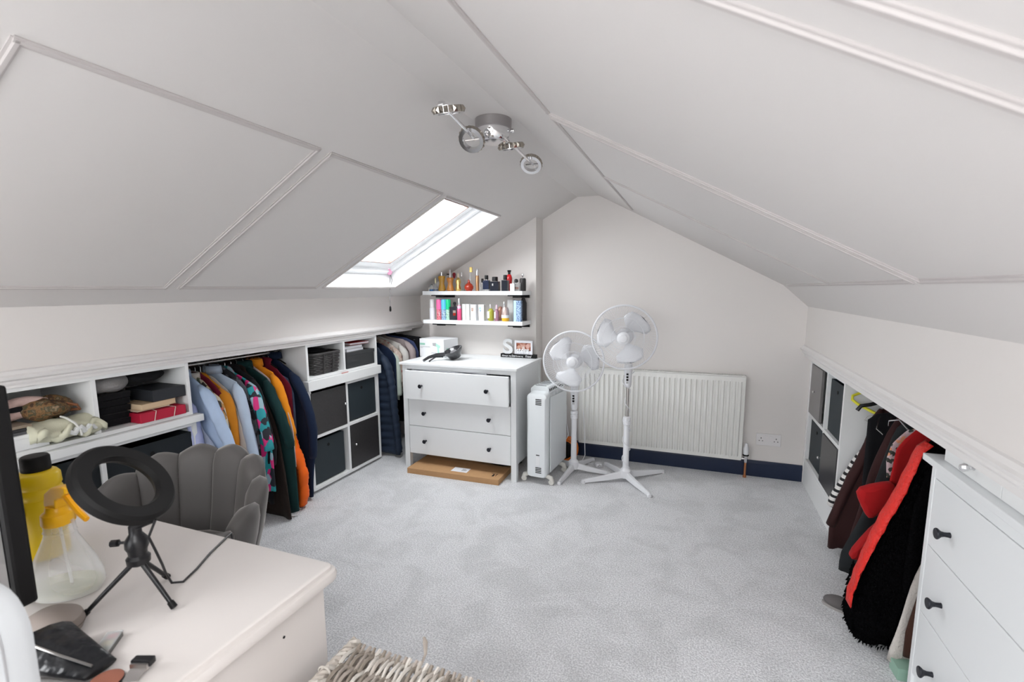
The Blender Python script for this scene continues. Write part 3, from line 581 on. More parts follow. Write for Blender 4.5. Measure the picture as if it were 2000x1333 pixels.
# sisters block
sb = thing('word_sign', 'black word block carrying a white letter S and a photo frame', 'sign', (-1.358, 3.605, ZT), 0)
build('block', BX((-.155, -.02, 0), (.150, .02, .030)), BLACKM, sb, bevel=.001)
text('lettering', 'Always', .019, WHP, sb, (-.143, -.0205, .008), (R(90), 0, 0)); text('lettering', 'my', .019, WHP, sb, (-.082, -.0205, .008), (R(90), 0, 0))
text('lettering', 'Sister', .026, WHP, sb, (-.058, -.0205, .007), (R(90), 0, 0), shear=.2, sx=.62); text('lettering', 'forever my', .018, WHP, sb, (-.018, -.0205, .008), (R(90), 0, 0), sx=.75)
text('lettering', 'Friend', .027, WHP, sb, (.060, -.0205, .006), (R(90), 0, 0), shear=.3, sx=.72)
SPK = mat('silver_glitter', (.78, .79, .8), .3, metal=.3, bump=(900, .4, .001))
text('letter_s', 'S', .165, SPK, sb, (-.138, -.006, .034), (R(90), 0, 0), ext=.007, sx=1.15, bold=.005)
pf = build('photo_frame', MB().box((-.035, -.012, .030), (.118, .004, .058)).box((-.035, -.012, .122), (.118, .004, .142)).box((-.035, -.012, .058), (-.020, .004, .122)).box((.104, -.012, .058), (.118, .004, .122)), mat('white_painted_frame', (.8, .8, .84), .4), sb, bevel=.001)
build('photograph', BX((-.020, -.006, .058), (.104, .0, .122)), ramp_mat('warm_photo', 'noise', 26, [(.35, (.10, .02, .015)), (.5, (.35, .10, .05)), (.62, (.6, .35, .28))], .5), pf)
for (xx, zz, r_, cc) in ((.002, .083, .017, (.62, .36, .27)), (.040, .076, .016, (.72, .58, .54)), (.076, .094, .018, (.70, .42, .36))):
    build('face_print', MB().lathe([(r_, 0), (r_ * .9, .0012), (.001, .0014)], 14, orient((xx, -.006, zz), (0, -1, 0)) @ Matrix.Diagonal((.8, 1.2, 1, 1))), mat('skin_print_%d' % int(xx * 1000), cc, .6), pf)
text('lettering', 'isters', .074, WHP, pf, (-.032, -.0145, .038), (R(90), 0, 0), ext=.0025, sx=.76, bold=.001)

# ------------------------------------------------------------------ radiator, pipe, socket
rd = thing('radiator', 'white ribbed panel radiator on the back wall behind the fans', 'radiator')
RX0, RX1, RZ0, RZ1, RYF = -.885, .338, .132, .765, 3.735
n = 31; pts = []
pitch = (RX1 - RX0 - .03) / n
pr = [(RX0, 0)]
for i in range(n):
    x0 = RX0 + .015 + i * pitch
    pr += [(x0 + pitch * .12, 0), (x0 + pitch * .30, .013), (x0 + pitch * .70, .013), (x0 + pitch * .88, 0)]
pr.append((RX1, 0))
def rad_ring(z, k): return [(x, RYF - d_ * k + .013, z) for x, d_ in pr] + [(RX1, RYF + .028, z), (RX0, RYF + .028, z)]
build('front_panel', MB().loft([rad_ring(RZ0, 0), rad_ring(RZ0 + .028, 0), rad_ring(RZ0 + .046, 1), rad_ring(RZ1 - .062, 1), rad_ring(RZ1 - .044, 0), rad_ring(RZ1 - .008, 0)]), RADW, rd, smooth=True)
build('side_cover', BX((RX1, RYF + .012, RZ0 + .004), (RX1 + .004, YB - .02, RZ1)), RADW, rd); build('side_cover', BX((RX0 - .004, RYF + .012, RZ0 + .004), (RX0, YB - .02, RZ1)), RADW, rd)
g = MB()
for i in range(120): x_ = RX0 + .004 + i * (RX1 - RX0 - .008) / 120; g.box((x_, RYF + .024, RZ1 - .006), (x_ + .004, YB - .022, RZ1 + .001))
g.box((RX0, RYF + .014, RZ1 - .006), (RX1, RYF + .024, RZ1 + .001)); g.box((RX0, YB - .026, RZ1 - .006), (RX1, YB - .018, RZ1 + .001))
tag(build('top_grille', g, RADW, rd), kind='stuff')
build('rear_panel', BX((RX0, YB - .035, RZ0), (RX1, YB - .022, RZ1 - .01)), RADW, rd)
vl = thing('radiator_valve', 'white thermostatic valve on a copper pipe at the radiator right end', 'valve', (.372, 3.765, 0))
build('head', MB().lathe([(.014, .175), (.019, .180), (.020, .225), (.016, .232), (.011, .250), (.010, .262)], 16), PLASTW, vl, smooth=True)
build('collar', MB().lathe([(.021, .168), (.021, .176)], 16), BLACKM, vl, smooth=True)
build('body', MB().lathe([(.011, .115), (.013, .125), (.012, .150), (.015, .168)], 12).tube([(0, 0, .143), (-.036, 0, .143)], .009, 10), CHROME, vl, smooth=True)
build('pipe', MB().lathe([(.0125, 0), (.0125, .015), (.0085, .016), (.0085, .118)], 12), COPPER, vl, smooth=True)
vr = thing('lockshield_valve', 'small white and chrome valve at the radiator left end behind the fan', 'valve', (-.925, 3.765, 0))
build('head', MB().lathe([(.011, .17), (.012, .22), (.008, .23)], 12), PLASTW, vr, smooth=True)
build('body', MB().lathe([(.010, .11), (.013, .13), (.011, .165)], 12).tube([(0, 0, .143), (.036, 0, .143)], .008, 10), CHROME, vr, smooth=True); build('pipe', MB().lathe([(.0085, 0), (.0085, .112)], 10), COPPER, vr, smooth=True)
so = thing('wall_socket', 'white double wall socket beside the radiator valve', 'socket', (.522, YB, .288))
build('plate', BX((-.082, -.010, -.045), (.082, 0, .045)), mat('socket_plastic', (.82, .80, .80), .35), so, bevel=.003)
hs = MB()
for cx_ in (-.050, .050):
    for dx_, dz_, w_, h_ in ((0, .010, .005, .009), (-.011, -.010, .007, .005), (.011, -.010, .007, .005)): hs.box((cx_ + dx_ - w_ / 2, -.0106, dz_ - h_ / 2), (cx_ + dx_ + w_ / 2, -.0101, dz_ + h_ / 2))
build('pin_holes', hs, BLACKM, so)['kind'] = 'stuff'
for cx_ in (-.014, .014): build('switch', BX((cx_ - .009, -.014, .010), (cx_ + .009, -.010, .030)), MATS['socket_plastic'], so, bevel=.001)

# ------------------------------------------------------------------ pedestal fans
def fan(label, base, hub, legs, pole, polem, facing, spin, wrap):
    T = thing('pedestal_fan', label, 'fan', (base[0], base[1], 0))
    bx_, by_ = base
    for (lx, ly) in legs:
        d = Vector((lx - bx_, ly - by_, 0)); L = d.length; d.normalize(); a = Vector((-d.y, d.x, 0))
        rings = []
        for s_, hw, zt, zb in ((.015, .022, .075, .030), (L * .45, .019, .052, .016), (L * .95, .013, .030, .004), (L, .012, .022, 0)):
            p = d * s_
            rings.append([tuple(p + a * hw + Vector((0, 0, zb))), tuple(p - a * hw + Vector((0, 0, zb))), tuple(p - a * hw * .55 + Vector((0, 0, zt))), tuple(p + a * hw * .55 + Vector((0, 0, zt)))])
        lg = build('leg', MB().loft(rings), PLASTW, T, bevel=.003)
        build('foot_cap', MB().lathe([(.016, 0), (.017, .006), (.014, .022), (.004, .026)], 12, Matrix.Translation(d * L)), PLASTW, lg, smooth=True)
    z0, z1, z2, z3 = pole      # hub collar top, tube top, chrome top, head bottom
    build('base_hub', MB().lathe([(.040, .028), (.042, .05), (.040, .082), (.030, .092), (.024, .10)], 20), PLASTW, T, smooth=True)
    build('pole', MB().lathe([(.0225, .09), (.020, z1 - .05), (.0205, z1 - .02)], 18), PLASTW, T, smooth=True)
    build('clamp_ring', MB().lathe([(.021, z1 - .06), (.026, z1 - .055), (.027, z1 - .03), (.023, z1 - .026), (.027, z1 - .02), (.026, z1), (.014, z1 + .004)], 18), PLASTW, T, smooth=True)
    if z2 > z1 + .02: build('extension_pole', MB().lathe([(.0115, z1), (.0115, z2 + .02)], 14), polem, T, smooth=True)
    nb = MB(); nb.loft([[(rx * math.cos(t_), ry * math.sin(t_), z_) for t_ in [2 * PI * k / 16 for k in range(16)]] for rx, ry, z_ in ((.020, .020, z2), (.024, .024, z2 + .02), (.027, .026, z2 + .10), (.030, .032, z3 - .02), (.028, .04, z3 + .03))])
    neck = build('control_neck', nb, PLASTW, T, smooth=True)
    for i in range(4): build('button', BX((-.008, -.0335 - (.002 if i else .001), z3 - .045 - i * .020), (.006, -.024, z3 - .033 - i * .020)), BLACKM if i < 3 else mat('grey_button', (.5, .5, .5), .4), neck)
    # head
    hp = Vector((hub[0] - bx_, hub[1] - by_, hub[2])); H = bpy.data.objects.new('fan_head', None); link(H, T)
    mtx = orient(hp, facing); H.matrix_local = mtx
    build('motor', MB().lathe([(.01, -.15), (.045, -.145), (.058, -.12), (.058, -.05), (.05, -.03)], 20), PLASTW, H, smooth=True)
    RR = .220
    build('guard_rim', MB().tube([(RR * math.cos(a), RR * math.sin(a), 0) for a in [2 * PI * k / 64 for k in range(64)]], .0065, 8, closed=True), PLASTW, H, smooth=True)
    for nm, sg, dep, rin in (('front_guard', 1, .055, .040), ('rear_guard', -1, .05, .06)):
        wr = MB(); nw = 84
        for k in range(nw):
            a0 = 2 * PI * k / nw; P_ = []
            for j in range(7):
                s_ = j / 6; r_ = rin + (RR - rin) * s_; a = a0 + (.55 * (1 - s_) if sg > 0 else 0)
                P_.append((r_ * math.cos(a), r_ * math.sin(a), sg * dep * math.sqrt(max(0, 1 - s_ ** 3.2))))
            wr.tube(P_, .00105, 3)
        for r_ in ([.08, .14] if sg > 0 else [.13]):
            s_ = (r_ - rin) / (RR - rin); wr.tube([(r_ * math.cos(a), r_ * math.sin(a), sg * dep * math.sqrt(1 - s_ ** 3.2)) for a in [2 * PI * k / 40 for k in range(40)]], .0013, 4, closed=True)
        g_ = build(nm, wr, PLASTW, H, smooth=True); g_['kind'] = 'stuff'
    build('guard_badge', MB().lathe([(.044, .050), (.042, .056), (.030, .060), (.026, .066), (.012, .069), (.001, .070)], 24), PLASTW, H, smooth=True)
    for k in range(3):
        a0 = spin + 2 * PI * k / 3; rings = []; na = 14
        outl = []
        for j in range(9):     # leading edge out, then trailing edge back
            s_ = j / 8; r_ = .028 + .158 * s_
            hw = (.12 + .78 * math.sin(min(1, s_ * 1.25) * PI / 2)) * .80 * (1 - .30 * max(0, s_ - .75) / .25)
            outl.append((r_, a0 - hw + .25 * (1 - s_), a0 + hw + .25 * (1 - s_)))
        B = MB()
        rings = []
        for r_, aa, ab in outl:
            row = []
            for q in range(7):
                u = q / 6; a = aa + (ab - aa) * u; row.append((r_ * math.cos(a), r_ * math.sin(a), -.020 + .034 * u))
            row += [(x_, y_, z_ - .003) for x_, y_, z_ in reversed(row)]
            rings.append(row)
        B.loft(rings)
        build('blade', B, mat('fan_blade_plastic', (.78, .79, .82), .3), H, smooth='all')
    build('spinner', MB().lathe([(.030, -.02), (.032, .0), (.028, .02), (.012, .03)], 18), PLASTW, H, smooth=True)
    if wrap:
        P_ = []
        zt, zb = z3 - .02, .10
        N = 90
        for i in range(N):
            s_ = i / (N - 1); zz = zt + (zb - zt) * s_; a = s_ * wrap * 2 * PI; rr = (.036 if zz > z2 else (.015 if zz > z1 else .024)) + .004
            P_.append((rr * math.cos(a), rr * math.sin(a), zz))
        build('power_cord', MB().tube(P_, .003, 6), PLASTW, T, smooth=True)
    return T
fan('tall white pedestal fan with bare steel upper pole, nearer the radiator centre', (-.452, 3.40), (-.474, 3.30, 1.064),
    [(-.731, 3.249), (-.640, 3.66), (-.205, 3.645), (-.258, 3.175)], (.1, .480, .700, .835), STEEL, (.05, -1, -.02), R(46), 5)
fan('shorter white pedestal fan beside the oil heater', (-.851, 3.44), (-.838, 3.34, .872),
    [(-.888, 3.165), (-.585, 3.46), (-.76, 3.72), (-1.03, 3.60)], (.1, .478, .490, .640), STEEL, (.10, -1, .02), R(13), 0)
tag(build('fan_cable', MB().tube([(-.80, 3.52, .48), (-.795, 3.55, .30), (-.79, 3.56, .10), (-.82, 3.57, .02), (-.80, 3.62, .006), (-.75, 3.64, .006), (-.715, 3.625, .008)], .003, 6), PLASTW, smooth=True), 'white fan cable trailing down to the carpet', 'cable')
pg = thing('mains_plug', 'white three-pin plug lying on the carpet between the fans', 'plug', (-.69, 3.60, 0), R(30))
build('body', MB().prism([(-.022, -.02), (.022, -.02), (.024, .012), (.010, .026), (-.010, .026), (-.024, .012)], .004, .032), PLASTW, pg, bevel=.003)
build('pins', MB().box((-.012, -.03, .014), (-.007, -.02, .018)).box((.007, -.03, .014), (.012, -.02, .018)).box((-.002, -.032, .02), (.002, -.02, .026)), STEEL, pg)

# ------------------------------------------------------------------ oil heater
oh = thing('oil_heater', 'white oil-filled heater on castors beside the chest of drawers', 'heater', (-1.045, 3.125, 0), R(-4))
# local: +y runs back along the heater; front cover at y=0
def rrect(x0, x1, z0, z1, y, r, n_=5, rb=None):
    rb = rb or r; P_ = []
    for cx_, cz_, a0, rr in ((x1 - r, z1 - r, 0, r), (x0 + r, z1 - r, 90, r), (x0 + rb, z0 + rb, 180, rb), (x1 - rb, z0 + rb, 270, rb)):
        for k in range(n_ + 1):
            a = R(a0 + 90 * k / n_); P_.append((cx_ + rr * math.cos(a), y, cz_ + rr * math.sin(a)))
    return P_
HW = .075
fc = MB().loft([rrect(-HW + .01, HW - .01, .055, .640, -.012, .02), rrect(-HW, HW, .048, .662, .0, .03), rrect(-HW, HW, .046, .672, .05, .035), rrect(-HW, HW, .046, .68, .075, .035)])
OILW = mat('heater_enamel', (.80, .84, .86), .28, coat=.3)
fco = build('control_cover', fc, OILW, oh, smooth=True)
for z0 in (.585, .085):
    for i in range(4): build('vent_slot', BX((-.005, -.0135, z0 + i * .012), (.040, -.011, z0 + .006 + i * .012)), BLACKM, fco)
build('badge', BX((.0, -.0135, .215), (.026, -.0118, .221)), BLACKM, fco)
build('indicator_panel', BX((-.002, -.0135, .14), (.028, -.0122, .205)), mat('pale_panel', (.86, .88, .9), .4), fco)
for i in range(5):      # fins
    y_ = .085 + i * .062
    build('fin', MB().loft([rrect(-HW + .01, HW - .01, .06, .655, y_, .03), rrect(-HW + .002, HW - .002, .055, .668, y_ + .012, .035), rrect(-HW + .002, HW - .002, .055, .668, y_ + .040, .035), rrect(-HW + .01, HW - .01, .06, .655, y_ + .052, .03)]), OILW, oh, smooth=True)
for sx in (-1, 1):
    build('side_panel', MB().prism([(.055, .075), (.40, .075), (.40, .60), (.385, .625), (.055, .635)], sx * (HW + .004), sx * (HW + .010), 'x'), OILW, oh, bevel=.003)
tp = build('top_cover', MB().loft([rrect(-HW + .006, HW - .006, .655, .700, .055, .02, rb=.003), rrect(-HW + .006, HW - .006, .655, .706, .10, .02, rb=.003), rrect(-HW + .006, HW - .006, .655, .700, .30, .02, rb=.003), rrect(-HW + .006, HW - .006, .650, .670, .40, .02 * .8, rb=.003)]), OILW, oh, smooth=True)
for i in range(7): build('vent_slot', BX((-.045, .085 + i * .04, .698 - max(0, i - 3) * .0035), (.038, .091 + i * .04, .708 - max(0, i - 3) * .003)), mat('shadow_grey_plastic', (.25, .26, .27), .5), tp)
for i in range(9): build('vent_slot', BX((HW - .008, .07 + i * .033, .672 - max(0, i - 5) * .003), (HW - .0035, .082 + i * .033, .690 - max(0, i - 5) * .005)), BLACKM, tp)
for y_ in (.02, .30):
    ax = build('castor_bar', MB().tube([(-.100, y_, .044), (-.07, y_, .058), (.07, y_, .058), (.100, y_, .044)], .012, 8), PLASTG, oh, smooth=True)
    for sx in (-1, 1):
        cs_ = build('castor', MB().tube([(sx * .078, y_, .060), (sx * .100, y_, .052), (sx * .110, y_, .030)], [.014, .018, .016], 10), PLASTG, oh, smooth=True)
        build('wheel', MB().lathe([(.006, -.012), (.019, -.011), (.021, -.004), (.021, .004), (.019, .011), (.006, .012)], 16, Matrix.Translation((sx * .106, y_, .021)) @ Matrix.Rotation(R(90), 4, 'X')), PLASTG, cs_, smooth=True)
build('power_cord', MB().tube([(.05, .40, .60), (.075, .43, .48), (.07, .44, .35), (.09, .44, .25), (.06, .42, .19), (.05, .40, .17)], .004, 6), PLASTW, oh, smooth=True)
oc = thing('cable_reel', 'coil of orange cable on the floor behind the oil heater', 'cable reel', (-.975, 3.64, 0))
for k in range(4):
    build('cable_loop', MB().tube([(.075 * math.cos(a) + .008 * k, .03 * math.sin(a) + .012 * k, .09 + (.07 + .008 * k) * math.sin(a)) for a in [2 * PI * j / 28 for j in range(28)]], .006, 6, closed=True), mat('orange_cable', (.85, .22, .03), .45), oc, smooth=True)
build('reel_body', MB().lathe([(.05, -.03), (.055, -.02), (.055, .02), (.05, .03)], 20, Matrix.Translation((.01, .03, .09)) @ Matrix.Rotation(R(90), 4, 'X')), BLACKM, oc, smooth=True)
build('stand', BX((-.05, -.005, 0), (.07, .065, .035)), BLACKM, oc, bevel=.004)

# ------------------------------------------------------------------ ceiling light
cl = thing('ceiling_light', 'chrome ceiling light with four crystal rings on two bars', 'ceiling light', (-.862, 1.985, ZC))
build('canopy', MB().lathe([(.078, 0), (.078, -.038), (.074, -.042)], 32), mat('satin_nickel', (.42, .40, .40), .35, metal=.8), cl, smooth=True)
build('chrome_bowl', MB().lathe([(.072, -.042), (.070, -.060), (.060, -.085), (.052, -.092), (.001, -.093)], 32), CHROME, cl, smooth=True)
build('side_screw', MB().lathe([(.006, 0), (.009, .006), (.008, .016), (.002, .018)], 10, orient((.074, .012, -.05), (1, .1, 0))), CHROME, cl, smooth=True)
CRY = mat('crystal', (.42, .38, .33), .12, metal=.85)
def L_(p): return Vector(p) - Vector((-.862, 1.985, ZC))
b1a, b1b = L_((-.873, 1.560, 2.036)), L_((-.905, 1.895, 2.015)); b2a, b2b = L_((-.800, 1.95, 2.03)), L_((-.838, 2.50, 2.03))
for a_, b_ in ((b1a, b1b), (b2a, b2b)):
    build('bar', MB().tube([a_, b_], .0065, 10), CHROME, cl, smooth=True)
build('bar_link', MB().tube([b1b + Vector((0, -.01, 0)), L_((-.86, 1.94, 2.03))], .006, 8), CHROME, cl, smooth=True)
build('bar_end', MB().lathe([(.010, -.010), (.011, 0), (.010, .010)], 12, Matrix.Translation(b1a) @ Matrix.Rotation(R(90), 4, 'Y')), CHROME, cl, smooth=True)
def ring(p, nrm, ro=.058):
    mt = orient(p, nrm)
    rr = build('ring_shade', MB().loft([[((r_) * math.cos(a), (r_) * math.sin(a), z_) for r_, z_ in ((ro - .018, -.012), (ro - .003, -.012), (ro - .003, .012), (ro - .018, .012))] for a in [2 * PI * k / 40 for k in range(40)]], False, mt, closed=True), CHROME, cl, smooth=True)
    build('led_strip', MB().loft([[((r_) * math.cos(a), (r_) * math.sin(a), z_) for r_, z_ in ((ro - .016, -.0128), (ro - .005, -.0128), (ro - .005, -.0122), (ro - .016, -.0122))] for a in [2 * PI * k / 40 for k in range(40)]], False, mt, closed=True), mat('frosted_diffuser', (.75, .76, .78), .6), rr)
    cr = MB()
    for k in range(20):
        a = 2 * PI * k / 20; c_, s_ = math.cos(a), math.sin(a); q = mt @ Matrix.Translation((c_ * (ro + .001), s_ * (ro + .001), 0)) @ Matrix.Rotation(a, 4, 'Z')
        build('crystal', MB().add([(-.004, -.008, -.011), (-.004, .008, -.011), (-.004, .008, .011), (-.004, -.008, .011), (.0025, 0, 0)], [(0, 1, 2, 3), (0, 4, 1), (1, 4, 2), (2, 4, 3), (3, 4, 0)], q), CRY, rr)
view = lambda p: (Vector((0, 0, 1.4)) - (Vector(p) + Vector((-.862, 1.985, ZC)))).normalized()
def edge_normal(p, roll):
    v = view(p); s_ = v.cross(Vector((0, 0, 1))).normalized(); u = s_.cross(v).normalized(); return (u * math.cos(roll) + s_ * math.sin(roll)) * -1
r1 = L_((-.868, 1.60, 2.03)); r2 = L_((-.905, 1.86, 2.005)); r3 = L_((-.822, 2.09, 2.03)); r4 = L_((-.838, 2.41, 2.03))
ring(r1, edge_normal(r1, R(8)) + view(r1) * .08); ring(r3, edge_normal(r3, R(8)) + view(r3) * .08)
ring(r2, view(r2) * .8 + Vector((-.25, .0, -.35)), .054); ring(r4, view(r4) * .6 + Vector((-.1, 0, -.55)), .056)
for p_ in (r2, r4): build('ring_pin', MB().tube([p_ + Vector((-.03, 0, 0)), p_ + Vector((.04, 0, .0))], .004, 6), CHROME, cl)

# ------------------------------------------------------------------ clothes on the rails
def cloth(name, c, rough=.9, weave=250, sheen=.04): return mat(name, c, rough, bump=(weave, .25, .0015), noise=(14, .12), sheen=sheen, spec=.2)
def interp(prof, z):
    P = sorted(prof, key=lambda p: -p[1])
    if z >= P[0][1]: return P[0][0]
    for (xa, za), (xb, zb) in zip(P, P[1:]):
        if zb <= z <= za: return xa + (xb - xa) * (za - z) / max(1e-6, za - zb)
    return P[-1][0]
def garment(name, label, cat, y, prof, m, xr, sgn, bottom, th=.034, sleeve=None, cuff=None, puff=0, collar=None, group=None, seed=0, hook=True, lim=.30, slm=None, flare=0, quilt=.06, top=None):
    """sgn=+1: the front edge points to +x (left eaves); -1: to -x (right eaves). prof = outer silhouette (x,z) from the shoulder down"""
    rnd = random.Random(seed + int(y * 100)); T = thing(name, label, cat, (xr, y, 0), 0, group)
    zt = top or max(p[1] for p in prof); P = [(x - xr, z) for x, z in prof]; inset = .022 if sleeve else 0
    ph = rnd.uniform(0, 6); k = rnd.uniform(38, 60)
    n = 28; rings = []
    nz = 96 if puff else 16
    zs = [zt + .022, zt + .008] + [zt - .012 - (zt - .012 - bottom) * (i / nz) for i in range(nz + 1)]
    for i, z in enumerate(zs):
        if i == 0: xf = .035 * sgn; xb = -.035 * sgn
        elif i == 1: xf = .06 * sgn; xb = -.06 * sgn
        else:
            xf = interp(P, z) - sgn * inset; xb = -sgn * min(abs(xf), lim)
        g = min(1, max(0, (zt - z) / .35)); t_ = th * (.55 + .45 * g + flare * g)
        if puff: t_ *= 1 + puff * (abs(math.sin(PI * (zt - z) / quilt)) - .4)
        px_ = puff * .012 * abs(math.sin(PI * (zt - z) / quilt)) if puff else 0
        row = []
        for q in range(n):
            a = 2 * PI * q / n; c_, s_ = math.cos(a), math.sin(a)
            cx_ = (xf + xb) / 2; hx = (xf - xb) / 2
            X = cx_ + (hx + sgn * px_) * math.copysign(abs(c_) ** .75, c_)
            rp = (.004 + .010 * g) * math.sin(k * X + ph + 1.5 * z) * (0.4 if puff else 1)
            row.append((X, t_ / 2 * math.copysign(abs(s_) ** .7, s_) + rp, z + (.010 * math.sin(k * .6 * X + ph) if i == len(zs) - 1 else 0)))
        rings.append(row)
    build('body', MB().loft(rings), m, T, smooth='all')
    if sleeve:
        z0, z1 = sleeve[:2]; N = 56 if puff else 14; pts = []; rs = []
        for i in range(N + 1):
            z = z0 - (z0 - z1) * i / N; xx = interp(P, z) - sgn * (.030 - .004 * i / N)
            pts.append((xx, -.012 - .008 * math.sin(PI * i / N), z))
            r_ = .034 - .006 * i / N
            if i == 0: r_ = .012
            if (z0 - z) < .045: r_ = min(r_, .012 + .016 * (z0 - z) / .03)
            if puff: r_ *= 1 + .22 * abs(math.sin(PI * (z0 - z) / quilt))
            rs.append(r_ * (1 + .05 * math.sin(i * 2.3 + ph)))
        so_ = build('sleeve', MB().tube(pts, rs, 12, flat=.75), slm or m, T, smooth='all')
        if cuff: build('cuff', MB().tube([pts[-1], (pts[-1][0] + .002 * sgn, pts[-1][1], pts[-1][2] - .03)], .031, 12, flat=.75), cuff, so_, smooth=True)
    if collar:
        c_ = MB(); N = 16; rr = []
        for i in range(N + 1):
            a = R(-150) + R(300) * i / N; cx_, cy_ = .052 * math.cos(a) * sgn, .030 * math.sin(a)
            rr.append([(cx_, cy_, zt - .005), (cx_ * 1.25, cy_ * 1.35, zt - .012), (cx_ * 1.15, cy_ * 1.2, zt + .030), (cx_ * .95, cy_ * .95, zt + .034)])
        build('collar', c_.loft(rr), collar, T, smooth='all')
    if hook:
        hk = thing('coat_hanger', 'chrome hook and bar of the hanger holding the ' + label.split(',')[0].split(' with ')[0].split(' between ')[0].split(' hanging ')[0], 'hanger', (xr, y, 0), 0, 'coat hangers')
        if len(hk['label'].split()) > 16: hk['label'] = ' '.join(hk['label'].split()[:16])
        zr_ = ZRL if sgn > 0 else ZRR
        P_ = [(0, 0, zt + .0), (0, 0, zr_ - .022), (.013 * -sgn, 0, zr_ - .012), (.016 * -sgn, 0, zr_ + .004), (.008 * -sgn, 0, zr_ + .017), (-.006 * -sgn, 0, zr_ + .017), (-.014 * -sgn, 0, zr_ + .006)]
        if zr_ - .03 < zt: P_[0] = (0, 0, zt - .03)
        build('hook', MB().tube(P_, .0022, 6), CHROME, hk, smooth=True)
        build('shoulder_bar', MB().tube([(-.10, 0, zt - .045), (-.05, 0, zt - .022), (0, 0, zt - .004), (.05, 0, zt - .022), (.10, 0, zt - .045)], .005, 6), BLACKM, hk, smooth=True)
    return T
ZRL, ZRR = .985, .885
for nm, xr, z, ya, yb, lb in (('clothes_rail', -2.63, ZRL, 1.655, 2.42, 'hanging rail for the coats between the two white shelf units'), ('clothes_rail', -2.63, ZRL, 3.17, YB, 'hanging rail in the far left corner behind the chest'), ('clothes_rail', 1.00, ZRR, 1.85, 2.985, 'hanging rail in the right-hand eaves')):
    t = thing(nm, lb, 'rail'); build('tube', MB().tube([(xr, ya, z), (xr, yb, z)], .011, 12), STEEL, t, smooth=True)
    for y_ in (ya + .004, yb - .006): build('end_socket', MB().lathe([(.018, -.003), (.018, .003)], 14, Matrix.Translation((xr, y_, z)) @ Matrix.Rotation(R(90), 4, 'X')), STEEL, t, smooth=True)

GL = 'clothes on the left rail'
A = dict(xr=-2.63, sgn=1, group=GL)
stripe = ramp_mat('fine_navy_stripe', 'wave', 130, [(.45, (.16, .2, .33)), (.55, (.62, .67, .78))], .85, rot=(0, 0, 0))
check = ramp_mat('tartan_check', 'voronoi', 38, [(0, (.05, .04, .03)), (.3, (.45, .25, .08)), (.5, (.62, .55, .42)), (.7, (.12, .14, .1)), (.85, (.5, .12, .08))], .85, const=True, mapping=(1, 1, .6))
floral = ramp_mat('bold_print', 'voronoi', 30, [(0, (.015, .02, .03)), (.22, (.02, .32, .36)), (.42, (.75, .03, .22)), (.58, (.36, .52, .60)), (.78, (.02, .02, .03)), (.9, (.72, .08, .12))], .7, const=True, mapping=(1, 1, .65))
darkpat = ramp_mat('dark_print', 'voronoi', 45, [(0, (.02, .02, .025)), (.5, (.12, .12, .14)), (.8, (.03, .1, .12))], .8, const=True)
PB = cloth('pale_blue_cotton', (.46, .58, .78)); LAV = cloth('lavender_cotton', (.50, .54, .80)); LBL = cloth('light_blue_cotton', (.50, .60, .74))
MUS = cloth('mustard_wool', (.62, .23, .02)); BEI = cloth('beige_linen', (.60, .56, .52)); BLK = cloth('black_wool', (.012, .012, .014)); GRN = cloth('bottle_green_wool', (.009, .034, .034))
BRN = cloth('dark_brown_wool', (.028, .020, .017)); PKW = cloth('pale_pink_cotton', (.70, .58, .56)); ORJ = cloth('amber_corduroy', (.80, .27, .015)); PUF = cloth('orange_nylon', (.88, .14, .012), .45)
MAR = cloth('maroon_wool', (.16, .012, .03)); GBL = cloth('slate_blue_wool', (.09, .12, .2)); NVY = cloth('navy_wool', (.011, .020, .047))
garment('shirt', 'lavender shirt nearest the open shelf unit on the left rail', 'shirt', 1.690, [(-2.56, .885), (-2.498, .842), (-2.44, .781), (-2.408, .662), (-2.394, .567), (-2.39, .30)], LAV, bottom=.30, sleeve=(.83, .50), collar=LAV, **A)
garment('shirt', 'fine striped navy and white shirt tucked behind the lavender shirt', 'shirt', 1.725, [(-2.60, .88), (-2.53, .80), (-2.44, .66), (-2.40, .60), (-2.345, .48), (-2.33, .3)], stripe, bottom=.28, **A)
garment('shirt', 'sky blue shirt with broad shoulder, second from the shelf unit', 'shirt', 1.755, [(-2.56, .933), (-2.50, .918), (-2.455, .898), (-2.385, .838), (-2.322, .73), (-2.258, .597), (-2.25, .45)], PB, bottom=.26, sleeve=(.89, .45), collar=PB, **A)
garment('shirt', 'brown and cream checked shirt between the blue shirts', 'shirt', 1.805, [(-2.56, .912), (-2.517, .902), (-2.438, .849), (-2.392, .782), (-2.365, .704), (-2.327, .573), (-2.33, .3)], check, bottom=.28, collar=BEI, sleeve=(.84, .42), **A)
garment('jumper', 'dark maroon knit behind the checked shirt', 'jumper', 1.835, [(-2.56, .92), (-2.50, .89), (-2.43, .83), (-2.40, .75), (-2.40, .4)], MAR, bottom=.38, **A)
garment('jumper', 'mustard jumper hanging between the checked and the pale blue shirts', 'jumper', 1.865, [(-2.56, .91), (-2.46, .863), (-2.404, .812), (-2.374, .733), (-2.363, .642), (-2.362, .3)], MUS, bottom=.30, sleeve=(.85, .36), **A)
garment('cardigan', 'thin beige cardigan edge beside the mustard jumper', 'cardigan', 1.895, [(-2.56, .89), (-2.48, .85), (-2.438, .793), (-2.392, .713), (-2.37, .632), (-2.34, .518), (-2.34, .3)], BEI, bottom=.28, th=.026, **A)
